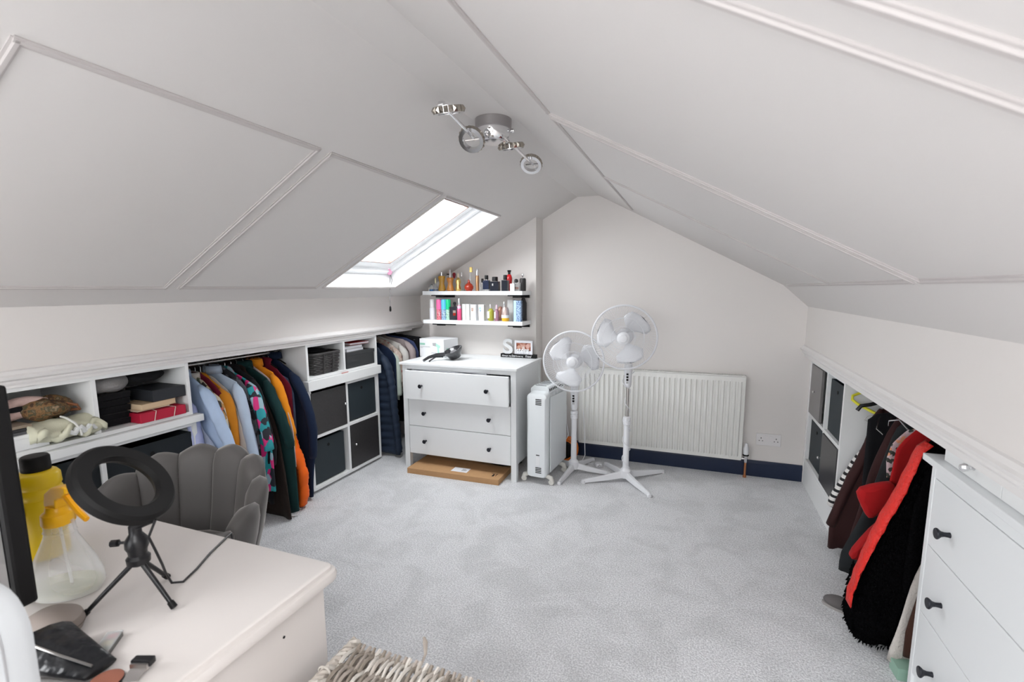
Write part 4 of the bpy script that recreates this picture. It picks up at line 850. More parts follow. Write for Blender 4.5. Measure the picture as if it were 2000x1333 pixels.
garment('blazer', 'pale grey-blue jacket with open lapel before the printed jacket', 'jacket', 1.935, [(-2.613, .931), (-2.506, .909), (-2.41, .869), (-2.362, .752), (-2.334, .604), (-2.307, .455), (-2.30, .3)], LBL, bottom=.22, sleeve=(.87, .36), collar=LBL, **A)
garment('blouse', 'dark blouse with small grey print next to the pale jacket', 'blouse', 1.975, [(-2.56, .93), (-2.499, .911), (-2.44, .868), (-2.399, .786), (-2.374, .664), (-2.36, .4)], darkpat, bottom=.30, **A)
garment('jacket', 'jacket printed with pink, teal and black shapes', 'jacket', 2.015, [(-2.56, .925), (-2.528, .912), (-2.454, .887), (-2.394, .853), (-2.352, .78), (-2.318, .677), (-2.286, .535), (-2.29, .3)], floral, bottom=.20, sleeve=(.86, .47), th=.04, **A)
garment('jacket', 'plain black jacket behind the printed jacket', 'jacket', 2.055, [(-2.588, .931), (-2.486, .907), (-2.426, .872), (-2.384, .778), (-2.347, .644), (-2.301, .471), (-2.325, .348), (-2.33, .2)], BLK, bottom=.12, sleeve=(.87, .36), **A)
garment('coat', 'long dark brown coat reaching the carpet beside the green coat', 'coat', 2.095, [(-2.588, .92), (-2.50, .87), (-2.425, .767), (-2.336, .496), (-2.29, .3), (-2.265, .02)], BRN, bottom=.018, th=.038, **A)
garment('coat', 'long bottle green coat with pointed hem near the floor', 'coat', 2.14, [(-2.593, .93), (-2.49, .905), (-2.417, .855), (-2.363, .745), (-2.308, .65), (-2.261, .494), (-2.252, .25), (-2.249, .03)], GRN, bottom=.03, sleeve=(.85, .45), collar=GRN, **A)
garment('blouse', 'pale pink and white blouse edge behind the green coat', 'blouse', 2.18, [(-2.56, .90), (-2.499, .868), (-2.437, .826), (-2.394, .734), (-2.345, .636), (-2.312, .517), (-2.31, .3)], PKW, bottom=.30, th=.026, **A)
garment('jacket', 'amber orange corduroy jacket between pink blouse and puffer', 'jacket', 2.215, [(-2.614, .931), (-2.50, .912), (-2.438, .865), (-2.382, .767), (-2.351, .667), (-2.318, .525), (-2.32, .40)], ORJ, bottom=.35, sleeve=(.87, .50), collar=ORJ, **A)
garment('puffer_jacket', 'bright orange quilted puffer hanging almost to the floor', 'puffer jacket', 2.255, [(-2.56, .88), (-2.48, .72), (-2.44, .586), (-2.378, .486), (-2.322, .365), (-2.281, .243), (-2.290, .089), (-2.314, .02)], PUF, bottom=.015, th=.05, puff=.55, sleeve=(.62, .03), quilt=.115, **A)
garment('jumper', 'maroon jumper showing a thin edge beside the navy coat', 'jumper', 2.295, [(-2.60, .94), (-2.535, .888), (-2.445, .82), (-2.424, .78), (-2.423, .5)], MAR, bottom=.40, **A)
garment('jumper', 'slate blue jumper tucked before the navy coat', 'jumper', 2.325, [(-2.601, .869), (-2.481, .834), (-2.428, .743), (-2.420, .615), (-2.42, .4)], GBL, bottom=.35, **A)
garment('coat', 'long navy wool coat at the far end beside the black door', 'coat', 2.365, [(-2.63, .958), (-2.525, .919), (-2.436, .85), (-2.352, .727), (-2.308, .613), (-2.287, .486), (-2.317, .241), (-2.332, .037)], NVY, bottom=.03, th=.045, sleeve=(.86, .30), collar=NVY, **A)
G2_ = 'clothes in the far left corner'
A = dict(xr=-2.63, sgn=1, group=G2_)
PNV = cloth('navy_nylon', (.024, .036, .062), .45)
garment('puffer_coat', 'long slim quilted navy puffer coat in the corner beside the cube unit', 'puffer coat', 3.255, [(-2.53, .955), (-2.444, .914), (-2.391, .849), (-2.339, .766), (-2.311, .643), (-2.296, .489), (-2.274, .217), (-2.266, .02)], PNV, bottom=.03, th=.05, puff=.5, sleeve=(.86, .045), quilt=.062, **A)
garment('jacket', 'dark navy jacket between the puffer coat and the mint shirt', 'jacket', 3.32, [(-2.53, .955), (-2.459, .935), (-2.387, .889), (-2.339, .834), (-2.335, .5)], NVY, bottom=.45, **A)
garment('blouse', 'pale mint green blouse beside the chest of drawers', 'blouse', 3.375, [(-2.55, .94), (-2.481, .918), (-2.396, .872), (-2.342, .806), (-2.327, .679), (-2.33, .539), (-2.33, .47)], cloth('mint_cotton', (.60, .68, .60)), bottom=.47, sleeve=(.87, .50), **A)
garment('blouse', 'dusty pink floral blouse behind the mint one', 'blouse', 3.425, [(-2.54, .965), (-2.47, .951), (-2.402, .904), (-2.347, .827), (-2.34, .6)], ramp_mat('dusty_floral', 'voronoi', 60, [(0, (.58, .45, .38)), (.5, (.65, .56, .50)), (.8, (.45, .2, .18))], .85, const=True), bottom=.55, sleeve=(.90, .60), **A)
garment('shirt', 'off-white shirt between the pink and mauve ones', 'shirt', 3.47, [(-2.54, .968), (-2.463, .957), (-2.382, .93), (-2.31, .843), (-2.30, .6)], cloth('off_white_cotton', (.66, .64, .61)), bottom=.5, sleeve=(.92, .60), **A)
garment('jumper', 'mauve-grey jumper in the far corner', 'jumper', 3.52, [(-2.56, .99), (-2.461, .987), (-2.356, .956), (-2.278, .878), (-2.27, .838), (-2.27, .6)], cloth('mauve_wool', (.44, .37, .37)), bottom=.5, top=.975, sleeve=(.95, .60), **A)
garment('jacket', 'blue-grey jacket behind the mauve jumper', 'jacket', 3.575, [(-2.54, .99), (-2.43, .98), (-2.337, .94), (-2.287, .86), (-2.28, .6)], cloth('denim_navy', (.06, .08, .18)), bottom=.5, top=.98, **A)
garment('coat', 'black coat at the very back of the corner rail', 'coat', 3.65, [(-2.54, 1.005), (-2.43, 1.0), (-2.33, .985), (-2.25, .938), (-2.24, .6)], BLK, bottom=.2, top=.985, th=.10, lim=.25, **A)
tag(build('suitcase', BX((-2.30, 3.42, .005), (-2.150, 3.60, .50)), mat('grey_canvas', (.05, .055, .07), .7), bevel=.02), 'dark upright case behind the puffer coat and the chest', 'suitcase')

# right-hand eaves
G3 = 'clothes in the right-hand eaves'
A = dict(xr=1.00, sgn=-1, group=G3, lim=.26)
bw = ramp_mat('black_white_stripes', 'wave', 9.6, [(.36, (.012, .012, .014)), (.44, (.80, .78, .76))], .85, rot=(0, R(90), 0))
DBR = cloth('aubergine_brown_cotton', (.042, .016, .016), .75)
garment('striped_top', 'black and white striped top nearest the right cube unit', 'top', 2.885, [(.93, .80), (.881, .70), (.839, .594), (.78, .484), (.731, .364), (.686, .242), (.70, .225)], bw, bottom=.225, th=.03, sleeve=(.72, .235), **A)
garment('jacket', 'dark brown jacket with rounded hem behind the red cuffs', 'jacket', 2.80, [(.90, .82), (.835, .798), (.825, .693), (.788, .554), (.742, .425), (.703, .28), (.671, .147), (.672, .08)], DBR, bottom=.045, th=.07, sleeve=(.80, .16), flare=.4, **A)
garment('trousers', 'black trousers folded over a hanger, against the cube unit side', 'trousers', 2.73, [(.86, .80), (.80, .77), (.80, .5)], BLK, bottom=.30, **A)
garment('dress', 'dark brown dress in the middle of the right rail', 'dress', 2.64, [(.90, .82), (.86, .74), (.80, .5), (.755, .25), (.74, .12)], DBR, bottom=.10, th=.08, **A)
garment('coat', 'dark grey coat with green tinge behind the red jacket', 'coat', 2.54, [(.90, .83), (.85, .76), (.80, .5), (.735, .28), (.690, .12)], cloth('charcoal_wool', (.022, .025, .027)), bottom=.04, th=.08, **A)
fl = garment('blouse', 'blouse with peach and lilac flower print above the red cuffs', 'blouse', 2.455, [(.88, .80), (.815, .72), (.800, .652), (.806, .58), (.81, .5)], ramp_mat('peach_flowers', 'voronoi', 70, [(0, (.75, .35, .2)), (.3, (.62, .5, .52)), (.6, (.05, .06, .05)), (.8, (.6, .42, .42))], .8, const=True), bottom=.56, th=.03, **A)
RED = cloth('scarlet_wool', (.40, .012, .014)); 
rj = garment('jacket', 'scarlet jacket with wide flared cuffs beside the fur coat', 'jacket', 2.35, [(.87, .83), (.80, .74), (.785, .60), (.765, .42), (.76, .2)], RED, bottom=.12, th=.05, **A)
for nm, poly in (('flared_cuff', [(-.205, -.393 + 1.0), (-.236, .600), (-.348, .560), (-.335, .515), (-.300, .440), (-.285, .428), (-.24, .470), (-.20, .512)]), ('lower_cuff', [(-.235, .425), (-.27, .40), (-.350, .258), (-.345, .243), (-.302, .232), (-.25, .30), (-.22, .38)])):
    q = MB(); rr = []
    for yy, s_ in ((-.075, .90), (-.060, 1.0), (-.03, 1.0), (-.015, .92)):
        cx_ = sum(p[0] for p in poly) / len(poly); cz_ = sum(p[1] for p in poly) / len(poly)
        rr.append([(cx_ + (a - cx_) * s_, yy + .010 * math.sin(40 * a + 25 * b), cz_ + (b - cz_) * s_) for a, b in poly])
    build(nm, q.loft(rr), RED, rj, smooth=True, sub=1)
# fur coat with red satin edge
fur = mat('black_fur', (.005, .005, .0055), 1, bump=(160, 1, .01), spec=.0)
coatp = [(.86, .862), (.80, .85), (.77, .83), (.743, .74), (.712, .634), (.679, .547), (.646, .436), (.618, .323), (.600, .23), (.592, .128), (.598, .06), (.63, .03)]
FCt = garment('fur_coat', 'black fur coat with bright red satin edge beside the right-hand chest', 'coat', 2.11, [(x + (.030 if z > .2 else .010), z) for x, z in coatp], fur, bottom=.03, th=.12, flare=.3, **A)
tf = MB(); rnd = random.Random(5)
for i in range(1500):
    z = rnd.uniform(.03, .85); xf = interp(coatp, z) + .012 + rnd.uniform(0, .20) * (rnd.random() if z > .35 else 1) ; yy = 2.11 - .068 - .012 * rnd.random() if xf > interp(coatp, z) + .03 else 2.11 + rnd.uniform(-.06, .04)
    if z > .20 and xf < interp(coatp, z) + .030: continue
    d = Vector((-rnd.uniform(.0, .008), -rnd.uniform(0, .008), -rnd.uniform(.010, .020))); p = Vector((xf, yy, z)); a = Vector((.004, 0, .002))
    tf.add([p - a, p + a, p + Vector((0, -.003, 0)), p + d], [(0, 1, 3), (1, 2, 3), (2, 0, 3)])
for i in range(420):
    z = rnd.uniform(.02, .30); p = Vector((interp(coatp, z) + .020, 2.11 + rnd.uniform(-.06, .05), z)); a = Vector((0, .005, .004))
    tf.add([p - a, p + a, p + Vector((.004, 0, 0)), p + Vector((-rnd.uniform(.003, .011), rnd.uniform(-.006, .004), -rnd.uniform(.003, .012)))], [(0, 1, 3), (1, 2, 3), (2, 0, 3)])
tuft = build('fur_tufts', tf, fur, None, smooth=False); tuft.parent = FCt; tuft.matrix_parent_inverse = Matrix.Translation((-1.0, -2.11, 0)); tuft['kind'] = 'stuff'
ed = MB(); rr = []
for i in range(26):
    z = .845 - (.845 - .175) * i / 25; x = interp(coatp, z) - 1.0; wv = .0045 * math.sin(i * 2.1); wd = (.004 + .012 * math.sin(PI * min(1, i / 20)))
    rr.append([(x + .014, .005, z), (x - .002 + wv * .5, -.03, z), (x - .002 + wv, -.075, z), (x + wd * .7, -.088, z), (x + wd + wv, -.080, z), (x + wd, -.05, z)])
build('satin_edge', ed.loft(rr), mat('red_satin', (.72, .022, .014), .5, bump=(60, .8, .012)), FCt, smooth='all')
garment('knit_top', 'cream knitted top hanging low beside the right-hand chest', 'jumper', 1.985, [(.88, .80), (.84, .6), (.80, .46), (.760, .30), (.735, .18), (.712, .06)], mat('cream_knit', (.62, .58, .54), .95, bump=(120, .9, .008)), bottom=.035, th=.04, **A)
garment('fur_gilet', 'black shaggy gilet between the cream knit and the fur coat', 'gilet', 2.025, [(.88, .84), (.80, .80), (.755, .62), (.745, .45), (.745, .30), (.80, .16)], fur, bottom=.17, th=.04, **A)
garment('coat', 'dark brown suede coat pressed against the right-hand chest', 'coat', 1.945, [(.88, .80), (.83, .6), (.775, .345), (.752, .166), (.752, .09)], cloth('brown_suede', (.06, .028, .02)), bottom=.075, th=.03, **A)
def hanger(label, y, pts, r, m, xr=1.0):
    t = thing('coat_hanger', label, 'hanger', (0, y, 0), 0)
    build('frame', MB().tube(pts, r, 8), m, t, smooth=True)
    zz = max(p[2] for p in pts)
    build('hook', MB().tube([(xr, 0, .82), (xr, 0, ZRR - .022), (xr + .013, 0, ZRR - .012), (xr + .016, 0, ZRR + .004), (xr + .008, 0, ZRR + .017), (xr - .006, 0, ZRR + .017)], .0025, 6), CHROME if r < .004 else m, t, smooth=True)
    return t
hanger('empty yellow plastic hanger beside the right cube unit', 2.93, [(1.05, .02, .842), (.90, .012, .860), (.815, .002, .848), (.783, -.002, .832), (.780, -.01, .812), (.800, -.03, .795), (.86, -.07, .765), (.93, -.12, .745)], .0075, mat('yellow_plastic', (.78, .74, .05), .35))
hanger('thick black plastic hanger below the yellow one', 2.88, [(1.05, 0, .855), (.92, 0, .828), (.85, 0, .800), (.81, 0, .790), (.795, 0, .765)], .010, BLACK)
hanger('bare thin wire hanger poking out under the black one', 2.84, [(1.0, 0, .82), (.92, 0, .785), (.83, 0, .745), (.818, 0, .728), (.83, 0, .722), (.90, 0, .718)], .0018, STEEL)
tag(build('hanging_loops', MB().tube([(.86, 2.62, .800), (.84, 2.58, .77), (.83, 2.55, .80), (.85, 2.5, .82), (.87, 2.46, .79)], .003, 6).tube([(.84, 2.70, .78), (.82, 2.66, .73), (.83, 2.60, .72)], .003, 6), CHROME, smooth=True), 'bright metal hanger clips among the dark clothes on the right rail', 'clips')
tag(build('shoulder_pad', blob(.86, 2.13, .895, .07, .05, .012, seed=9), cloth('stone_cloth', (.5, .48, .45)), smooth=True), 'pale folded cloth lying over the fur coat shoulders', 'cloth')
sl_ = thing('slipper', 'dark grey slipper lying on the carpet under the brown jacket', 'slipper', (.655, 2.29, 0), R(70))
build('sole', MB().prism([(.03 * math.cos(a) * (1.15 if math.sin(a) > 0 else .9), .085 * math.sin(a)) for a in [2 * PI * k / 20 for k in range(20)]], 0, .012), mat('slipper_sole', (.35, .33, .32), .8), sl_, smooth=True)
build('upper', blob(0, .02, .024, .036, .06, .026, seed=2, amp=.04), mat('grey_slipper_fabric', (.13, .12, .12), .9), sl_, smooth=True)
gb = thing('green_box', 'pale green carton on the floor under the cream knitted top', 'box', (.765, 1.935, 0), R(4))
build('carton', BX((-.04, -.02, 0), (.09, .045, .045)), mat('mint_carton', (.30, .48, .38), .5), gb, bevel=.001); build('lid', BX((-.042, -.022, .034), (.092, .047, .048)), MATS['mint_carton'], gb, bevel=.001)

# ------------------------------------------------------------------ contents of the open cubbies
ZB = .781      # floor of the upper cubbies
rb = thing('red_box', 'crimson box tied with thin cream string in the near shelf bay', 'box', (-2.50, 1.505, ZB), 0)
build('carton', BX((-.10, -.105, 0), (.10, .105, .045)), mat('crimson_card', (.50, .012, .045), .55), rb, bevel=.002)
for y_, dy in ((-.035, .018), (.055, -.02)): build('string', MB().tube([(-.1, y_ + dy, .0475), (.06, y_ + dy * .4, .048), (.1015, y_, .046), (.1025, y_ - .012, .0), ], .0018, 5), mat('cream_string', (.72, .62, .56), .8), rb, smooth=True)
tag(build('paper_folder', BX((-2.58, 1.405, ZB + .051), (-2.425, 1.55, ZB + .056)), mat('kraft_paper', (.60, .48, .36), .8), bevel=.001), 'cream card folder between the red box and the tan book', 'folder')
bk = thing('book', 'tan paperback lying on the red box', 'book', (-2.50, 1.49, ZB + .056), R(4))
build('pages', BX((-.06, -.072, .002), (.075, .088, .026)), mat('aged_pages', (.72, .55, .36), .8), bk); build('cover', MB().box((-.062, -.074, 0), (.077, .09, .002)).box((-.062, -.074, .026), (.077, .09, .028)).box((-.064, -.074, 0), (-.062, .09, .028)), mat('tan_cover', (.50, .36, .22), .7), bk)
tag(build('black_box', BX((-2.62, 1.475, ZB + .085), (-2.42, 1.630, ZB + .140)), mat('black_card', (.025, .028, .034), .6), bevel=.002), 'small black box on top of the tan paperback', 'box')
for i in range(5):
    tag(build('folded_garment', MB().loft([[(-2.66 + .18 * a + .01 * math.sin(i + 6 * y), y, ZB + .002 + i * .030 + (.026 if tp_ else 0) + .003 * math.sin(11 * y + i)) for a, tp_ in ((0, 0), (1, 0), (1.03, .5), (1, 1), (0, 1))] for y in [1.275 + .0175 * j for j in range(9)]]), BLK, smooth=True),
        ['bottom', 'second', 'third', 'fourth', 'top'][i] + ' black folded garment of the pile left of the red box' if i not in (0,) else 'lowest black folded garment of the pile left of the red box', 'folded clothes', 'black folded clothes')
tag(build('grey_fleece', blob(-2.53, 1.34, ZB + .195, .10, .095, .045, seed=11), mat('grey_fleece', (.25, .24, .24), .95, bump=(90, .8, .006)), smooth=True), 'grey fleece heaped on the black folded clothes', 'clothing')
tag(build('black_jumper', blob(-2.56, 1.50, ZB + .200, .10, .11, .040, seed=12), BLK, smooth=True), 'black jumper stuffed above the small black box', 'clothing')
wb = thing('white_box', 'white cardboard box at the near end of the shelf under dark folders', 'box', (-2.52, .985, ZB), R(0))
build('carton', BX((-.10, -.105, 0), (.09, .095, .058)), WHP, wb, bevel=.002)
build('lid', BX((-.102, -.107, .045), (.092, .097, .060)), WHP, wb, bevel=.002)
build('clasp', MB().lathe([(.016, 0), (.016, .002), (.001, .0022)], 16, orient((.0925, -.05, .028), (1, 0, 0)) @ Matrix.Diagonal((1, 1.2, 1, 1))), PAPER, wb, smooth=True)
for i, (c_, l_) in enumerate((((.10, .10, .11), 'dark grey folder on the white box'), ((.03, .03, .035), 'black folder in the middle of the stack on the white box'), ((.30, .24, .18), 'brown folder topping the stack on the white box'))):
    tag(build('folder', BX((-2.60 + .006 * i, .895, ZB + .061 + i * .013), (-2.44 + .004 * i, 1.055 - .01 * i, ZB + .072 + i * .013)), mat('folder_%d' % i, c_, .6), bevel=.001), l_, 'folder', 'folders on the white box')
cr = thing('rolled_bag', 'cream canvas bag rolled up with a drawstring in the near shelf', 'bag', (-2.47, 1.135, ZB), R(0))
CRM = mat('cream_canvas', (.66, .65, .50), .85, bump=(220, .4, .002), noise=(9, .1))
rings = []
for i in range(17):
    y_ = -.115 + .225 * i / 16
    rings.append([( .085 * math.cos(a) * (1 + .10 * math.sin(3 * a + i * .5)) , y_, .050 + .042 * math.sin(a) * (1 + .13 * math.sin(2 * a + i * .7)) - .008 * (i / 16)) for a in [2 * PI * k / 22 for k in range(22)]])
build('roll', MB().loft(rings), CRM, cr, smooth='all')
sp = []
for i in range(40):
    a = 3.6 * PI * i / 39; r_ = .012 + .030 * i / 39; sp.append((.03 + r_ * math.cos(a) * 1.35, -.02, .050 + r_ * .9 * math.sin(a)))
def ribbon(pts, y0, y1, th=.003):
    rr = []
    for p in pts: rr.append([(p[0], p[1] + y0, p[2]), (p[0], p[1] + y1, p[2]), (p[0] + th, p[1] + y1, p[2] + th), (p[0] + th, p[1] + y0, p[2] + th)])
    return MB().loft(rr)
fp = [( .075 + .012 * math.sin(i * 1.1), -.11 + .225 * i / 18, .045 + .018 * math.sin(i * .9)) for i in range(19)]
build('open_edge', MB().loft([[(x, y, z - .022), (x + .018, y, z - .012), (x + .022, y, z + .012), (x + .004, y, z + .020), (x + .006, y, z + .002)] for x, y, z in fp]), CRM, cr, smooth='all')
build('lining', MB().tube([(.093, -.03 + .11 * i / 10, .045 + .010 * math.sin(i * 1.7)) for i in range(11)], [.006 + .008 * math.sin(PI * i / 10) for i in range(11)], 8), mat('white_lining', (.72, .73, .72), .8), cr, smooth=True)
build('drawstring', MB().tube([(.02, .0, .100), (.06, .0, .096), (.092, .01, .075), (.104, .02, .045), (.098, .025, .022)], .0045, 7), mat('white_cord', (.72, .72, .68), .8), cr, smooth=True)
for z_, l_ in ((.128, 'lower roll of blush pink fluffy fabric on the near shelf'), (.175, 'upper roll of blush pink fluffy fabric under the moulding')):
    tag(build('fluffy_scarf', MB().tube([(-2.50 + .015 * math.sin(i), .90 + .027 * i, ZB + z_ + .004 * math.sin(i * 1.3)) for i in range(9)], [.010, .017, .019, .019, .019, .019, .018, .016, .008], 12), mat('blush_fluff', (.62, .44, .40), .95, bump=(70, .8, .006)), smooth=True), l_, 'scarf')
tag(build('dark_jumper', blob(-2.56, 1.0, ZB + .150, .07, .11, .024, seed=14), BLK, smooth=True), 'dark clothing squeezed between the two pink fluffy rolls', 'clothing')
fb = thing('patterned_bag', 'crumpled brown and gold patterned bag above the cream roll', 'bag', (-2.50, 1.12, ZB + .135))
build('bag_body', blob(0, 0, 0, .07, .075, .045, seed=21, amp=.2), ramp_mat('brown_gold_pattern', 'noise', 42, [(.4, (.06, .03, .015)), (.5, (.25, .13, .05)), (.58, (.06, .06, .03)), (.7, (.3, .2, .12))], .8, bump=.004), fb, smooth=True)
build('handle', MB().tube([(.02, .03, .02), (.05, .075, .0), (.045, .085, -.02), (.01, .06, -.02)], .006, 6), mat('brown_strap', (.22, .08, .03), .6), fb, smooth=True)
# second unit: basket, black box with books
def wicker_basket(label, x0, x1, y0, y1, z0, z1, m):
    T = thing('wicker_basket', label, 'basket'); cx_, cy_ = (x0 + x1) / 2, (y0 + y1) / 2
    hx, hy = (x1 - x0) / 2, (y1 - y0) / 2
    def loop(z, k, off=0, ph=0, n=72):
        P_ = []
        for i in range(n):
            a = 2 * PI * i / n; c_, s_ = math.cos(a), math.sin(a); q = (abs(c_) ** 8 + abs(s_) ** 8) ** (-1 / 8)
            o_ = off * math.sin(18 * a + ph); P_.append((cx_ + (hx * k + o_) * c_ * q, cy_ + (hy * k + o_) * s_ * q, z))
        return P_
    wv = MB(); n = 11
    for i in range(n): wv.tube(loop(z0 + .008 + (z1 - z0 - .02) * i / (n - 1), .90 + .08 * i / (n - 1), .0022, PI * (i % 2)), .0058, 6, closed=True)
    g = build('weave', wv, m, T, smooth=True); g['kind'] = 'stuff'
    build('rim', MB().tube(loop(z1, .99), .0085, 8, closed=True), m, T, smooth=True)
    build('bottom', BX((cx_ - hx * .85, cy_ - hy * .85, z0), (cx_ + hx * .85, cy_ + hy * .85, z0 + .006)), m, T)
    for yy in (cy_ - .045, cy_ + .04): build('strap', MB().tube([(x1 - .012, yy, z0 + .004), (x1 + .002, yy, (z0 + z1) / 2), (x1 + .004, yy, z1 - .005)], .004, 6, flat=2), m, T, smooth=True)
    return T
wicker_basket('dark grey woven basket in the left bay above the black door', -2.70, -2.425, 2.50, 2.772, .812, .955, mat('dark_wicker', (.055, .052, .052), .6, noise=(60, .5)))
tag(build('basket_clothes', blob(-2.56, 2.635, .965, .10, .10, .022, seed=31), BLK, smooth=True), 'black clothing heaped in the dark grey basket', 'clothing')
sbx = thing('black_lidded_box', 'charcoal lidded box in the right bay beside the navy puffer coat', 'box', (-2.53, 2.97, .811))
build('carton', BX((-.14, -.155, 0), (.11, .165, .112)), mat('charcoal_card', (.040, .042, .045), .55), sbx, bevel=.002); build('lid', BX((-.143, -.158, .092), (.113, .168, .118)), MATS['charcoal_card'], sbx, bevel=.002)
for i, (c_, hh, yy, l_) in enumerate((((.55, .56, .58), .022, 2.955, 'pale grey book lying on the charcoal box'), ((.70, .71, .72), .020, 2.94, 'white book above the pale grey one'), ((.5, .02, .02), .018, 3.02, 'red book topping the pile on the charcoal box'))):
    b_ = thing('book', l_, 'book', (-2.535, yy, .929 + i * .0225), R(3 - 4 * i), 'books on the charcoal box')
    build('pages', BX((-.075, -.098, .002), (.078, .098, hh - .003)), PAPER, b_); build('cover', MB().box((-.078, -.1, 0), (.08, .1, .002)).box((-.078, -.1, hh - .003), (.08, .1, hh - .001)).box((-.080, -.1, 0), (-.078, .1, hh - .001)), mat('bookcover_%d' % i, c_, .5), b_)
tag(build('pink_pen', MB().lathe([(.001, 0), (.004, .008), (.004, .07), (.002, .074)], 10, Matrix.Translation((-2.40, 2.73, .7945)) @ Matrix.Rotation(R(-90), 4, 'X')), mat('salmon_plastic', (.6, .3, .28), .5), smooth=True), 'small salmon pink tube on the edge of the white board', 'tube')

# ------------------------------------------------------------------ velvet shell chair
VEL = bpy.data.materials.new('grey_velvet'); VEL.use_nodes = True
b_ = VEL.node_tree.nodes['Principled BSDF']; b_.inputs['Base Color'].default_value = (.095, .089, .086, 1); b_.inputs['Roughness'].default_value = .65; b_.inputs['Sheen Weight'].default_value = .7; b_.inputs['Sheen Roughness'].default_value = .35; b_.inputs['Sheen Tint'].default_value = (.62, .58, .56, 1)
chair = thing('shell_chair', 'grey velvet chair with scalloped shell back behind the desk', 'chair', (-1.695, 1.0, 0))
HT = {12.5: .785, 37.5: .765, 62.5: .712, 87.5: .668, 112.5: .635}
def shell_r(z): return .255 + .075 * min(1, max(0, (z - .40) / .38)) ** .8
for off in (-112.5, -87.5, -62.5, -37.5, -12.5, 12.5, 37.5, 62.5, 87.5, 112.5):
    ca = 107 + off; h = HT[abs(off)]; rings = []; n = 14
    hn = HT.get(abs(off) + 25, h - .03); hp = HT.get(abs(off) - 25, h)
    for i in range(n + 1):
        u = i / n; a = R(ca + (u - .5) * 25.3); s_ = math.sin(PI * u)
        side = (u - .5) * (1 if off > 0 else -1)             # + is towards the arm end
        top = h + (.5 * (hn - h) * max(0, side) * 2 if side > 0 else .5 * (hp - h) * (-side) * 2 * .6) - .022 * (1 - s_)
        t_in = .030 + .013 * s_ ** .6; t_out = .022 + .010 * s_ ** .6
        row = []
        for z, ki, ko in ((.40, 1, None), (.55, 1, None), (top - .05, 1, None), (top - .012, .7, None), (top, .0, None), (top - .012, None, .7), (top - .05, None, 1), (.55, None, 1), (.40, None, .8), (.36, None, .2)):
            r_ = shell_r(min(z, top))
            rr_ = r_ - (t_in * ki if ki is not None else 0) + (t_out * ko if ko is not None else 0)
            row.append((rr_ * math.cos(a), rr_ * math.sin(a), z))
        rings.append(row)
    build('back_channel', MB().loft(rings), VEL, chair, smooth='all')
build('seat', MB().lathe([(.20, .36), (.262, .37), (.275, .41), (.262, .455), (.20, .475), (.001, .48)], 32), VEL, chair, smooth='all')
for k in range(4):
    a = R(45 + 90 * k + 17); build('leg', MB().tube([(.16 * math.cos(a), .16 * math.sin(a), .37), (.27 * math.cos(a), .27 * math.sin(a), 0)], [.014, .009], 10), BLACKM, chair, smooth=True)

# ------------------------------------------------------------------ desk and what is on it
DK = mat('desk_white_paint', (.73, .685, .66), .55)
desk = thing('desk', 'white desk with moulded edge in the near left corner', 'desk')
X1, Y1 = -.790, .838
def rim(z, d): return [(-2.32 - d, .18 - d, z), (X1 + d, .18 - d, z), (X1 + d, Y1 + d, z), (-2.32 - d, Y1 + d, z)]
def rrim(z, d, r=.018):
    P_ = []
    for cx_, cy_, a0 in ((X1 - r, Y1 - r, 0), (-2.32 + r, Y1 - r, 90), (-2.32 + r, .18 + r, 180), (X1 - r, .18 + r, 270)):
        for k in range(5): a = R(a0 + 22.5 * k); P_.append((cx_ + (r + d) * math.cos(a), cy_ + (r + d) * math.sin(a), z))
    return P_
build('top', MB().loft([rrim(.700, -.012), rrim(.706, -.004), rrim(.714, .000), rrim(.718, .012), rrim(.730, .014), rrim(.738, .010), rrim(.740, .002), rrim(.748, .001), rrim(.750, -.002)]), DK, desk, smooth=True)
for x0 in (X1 - .038, -2.30): build('side_panel', BX((x0, .21, 0), (x0 + .020, Y1 - .018, .702)), DK, desk, bevel=.002)
build('back_panel', BX((-2.28, .40, .30), (X1 - .038, .418, .702)), DK, desk)
build('apron', BX((-2.28, Y1 - .045, .66), (X1 - .038, Y1 - .028, .702)), DK, desk)
build('screw_cap', MB().lathe([(.003, 0), (.003, .001)], 10, orient((X1 - .018, .70, .655), (1, 0, 0))), BLACKM, desk)
ZD = .750
# ring light
rl = thing('ring_light', 'black ring light on a small tripod standing on the desk', 'ring light', (-1.060, .585, ZD))
hub = Vector((0, 0, .100)); feet = [(-.060, -.078), (.082, .008), (-.040, .075)]
for fx, fy in feet:
    lg = build('leg', MB().tube([hub + Vector((fx, fy, 0)) * .12 + Vector((0, 0, -.01)), (fx * .62, fy * .62, .042), (fx, fy, .004)], [.0050, .0045, .0042], 10), BLACK, rl, smooth=True)
    build('foot', MB().tube([(fx * .88, fy * .88, .016), (fx, fy, .0055)], [.006, .0065], 10), BLACKM, lg, smooth=True)
build('head_mount', MB().lathe([(.010, .086), (.020, .092), (.021, .104), (.016, .110), (.017, .120), (.0205, .128), (.020, .142), (.015, .150), (.011, .156), (.011, .172)], 20), BLACK, rl, smooth=True)
build('knob', MB().tube([(-.016, -.004, .135), (-.034, -.012, .134), (-.036, -.013, .134), (-.048, -.018, .133)], [.003, .003, .0075, .0075], 8), BLACK, rl, smooth=True)
W3 = M.to_3x3(); cr_, cu_, cf_ = W3 @ Vector((1, 0, 0)), W3 @ Vector((0, 1, 0)), W3 @ Vector((0, 0, -1))
rc = Vector((-.022, .006, .258))
tv = (Vector((0, 0, 1.4)) - (rc + Vector((-1.060, .585, ZD)))).normalized()
vv = (cr_ * .72 + cu_ * .70); vv = (vv - tv * vv.dot(tv)).normalized()
nrm = tv * math.cos(R(50)) + vv * math.sin(R(50))
mt = orient(rc, nrm)
ro, ri = .096, .060
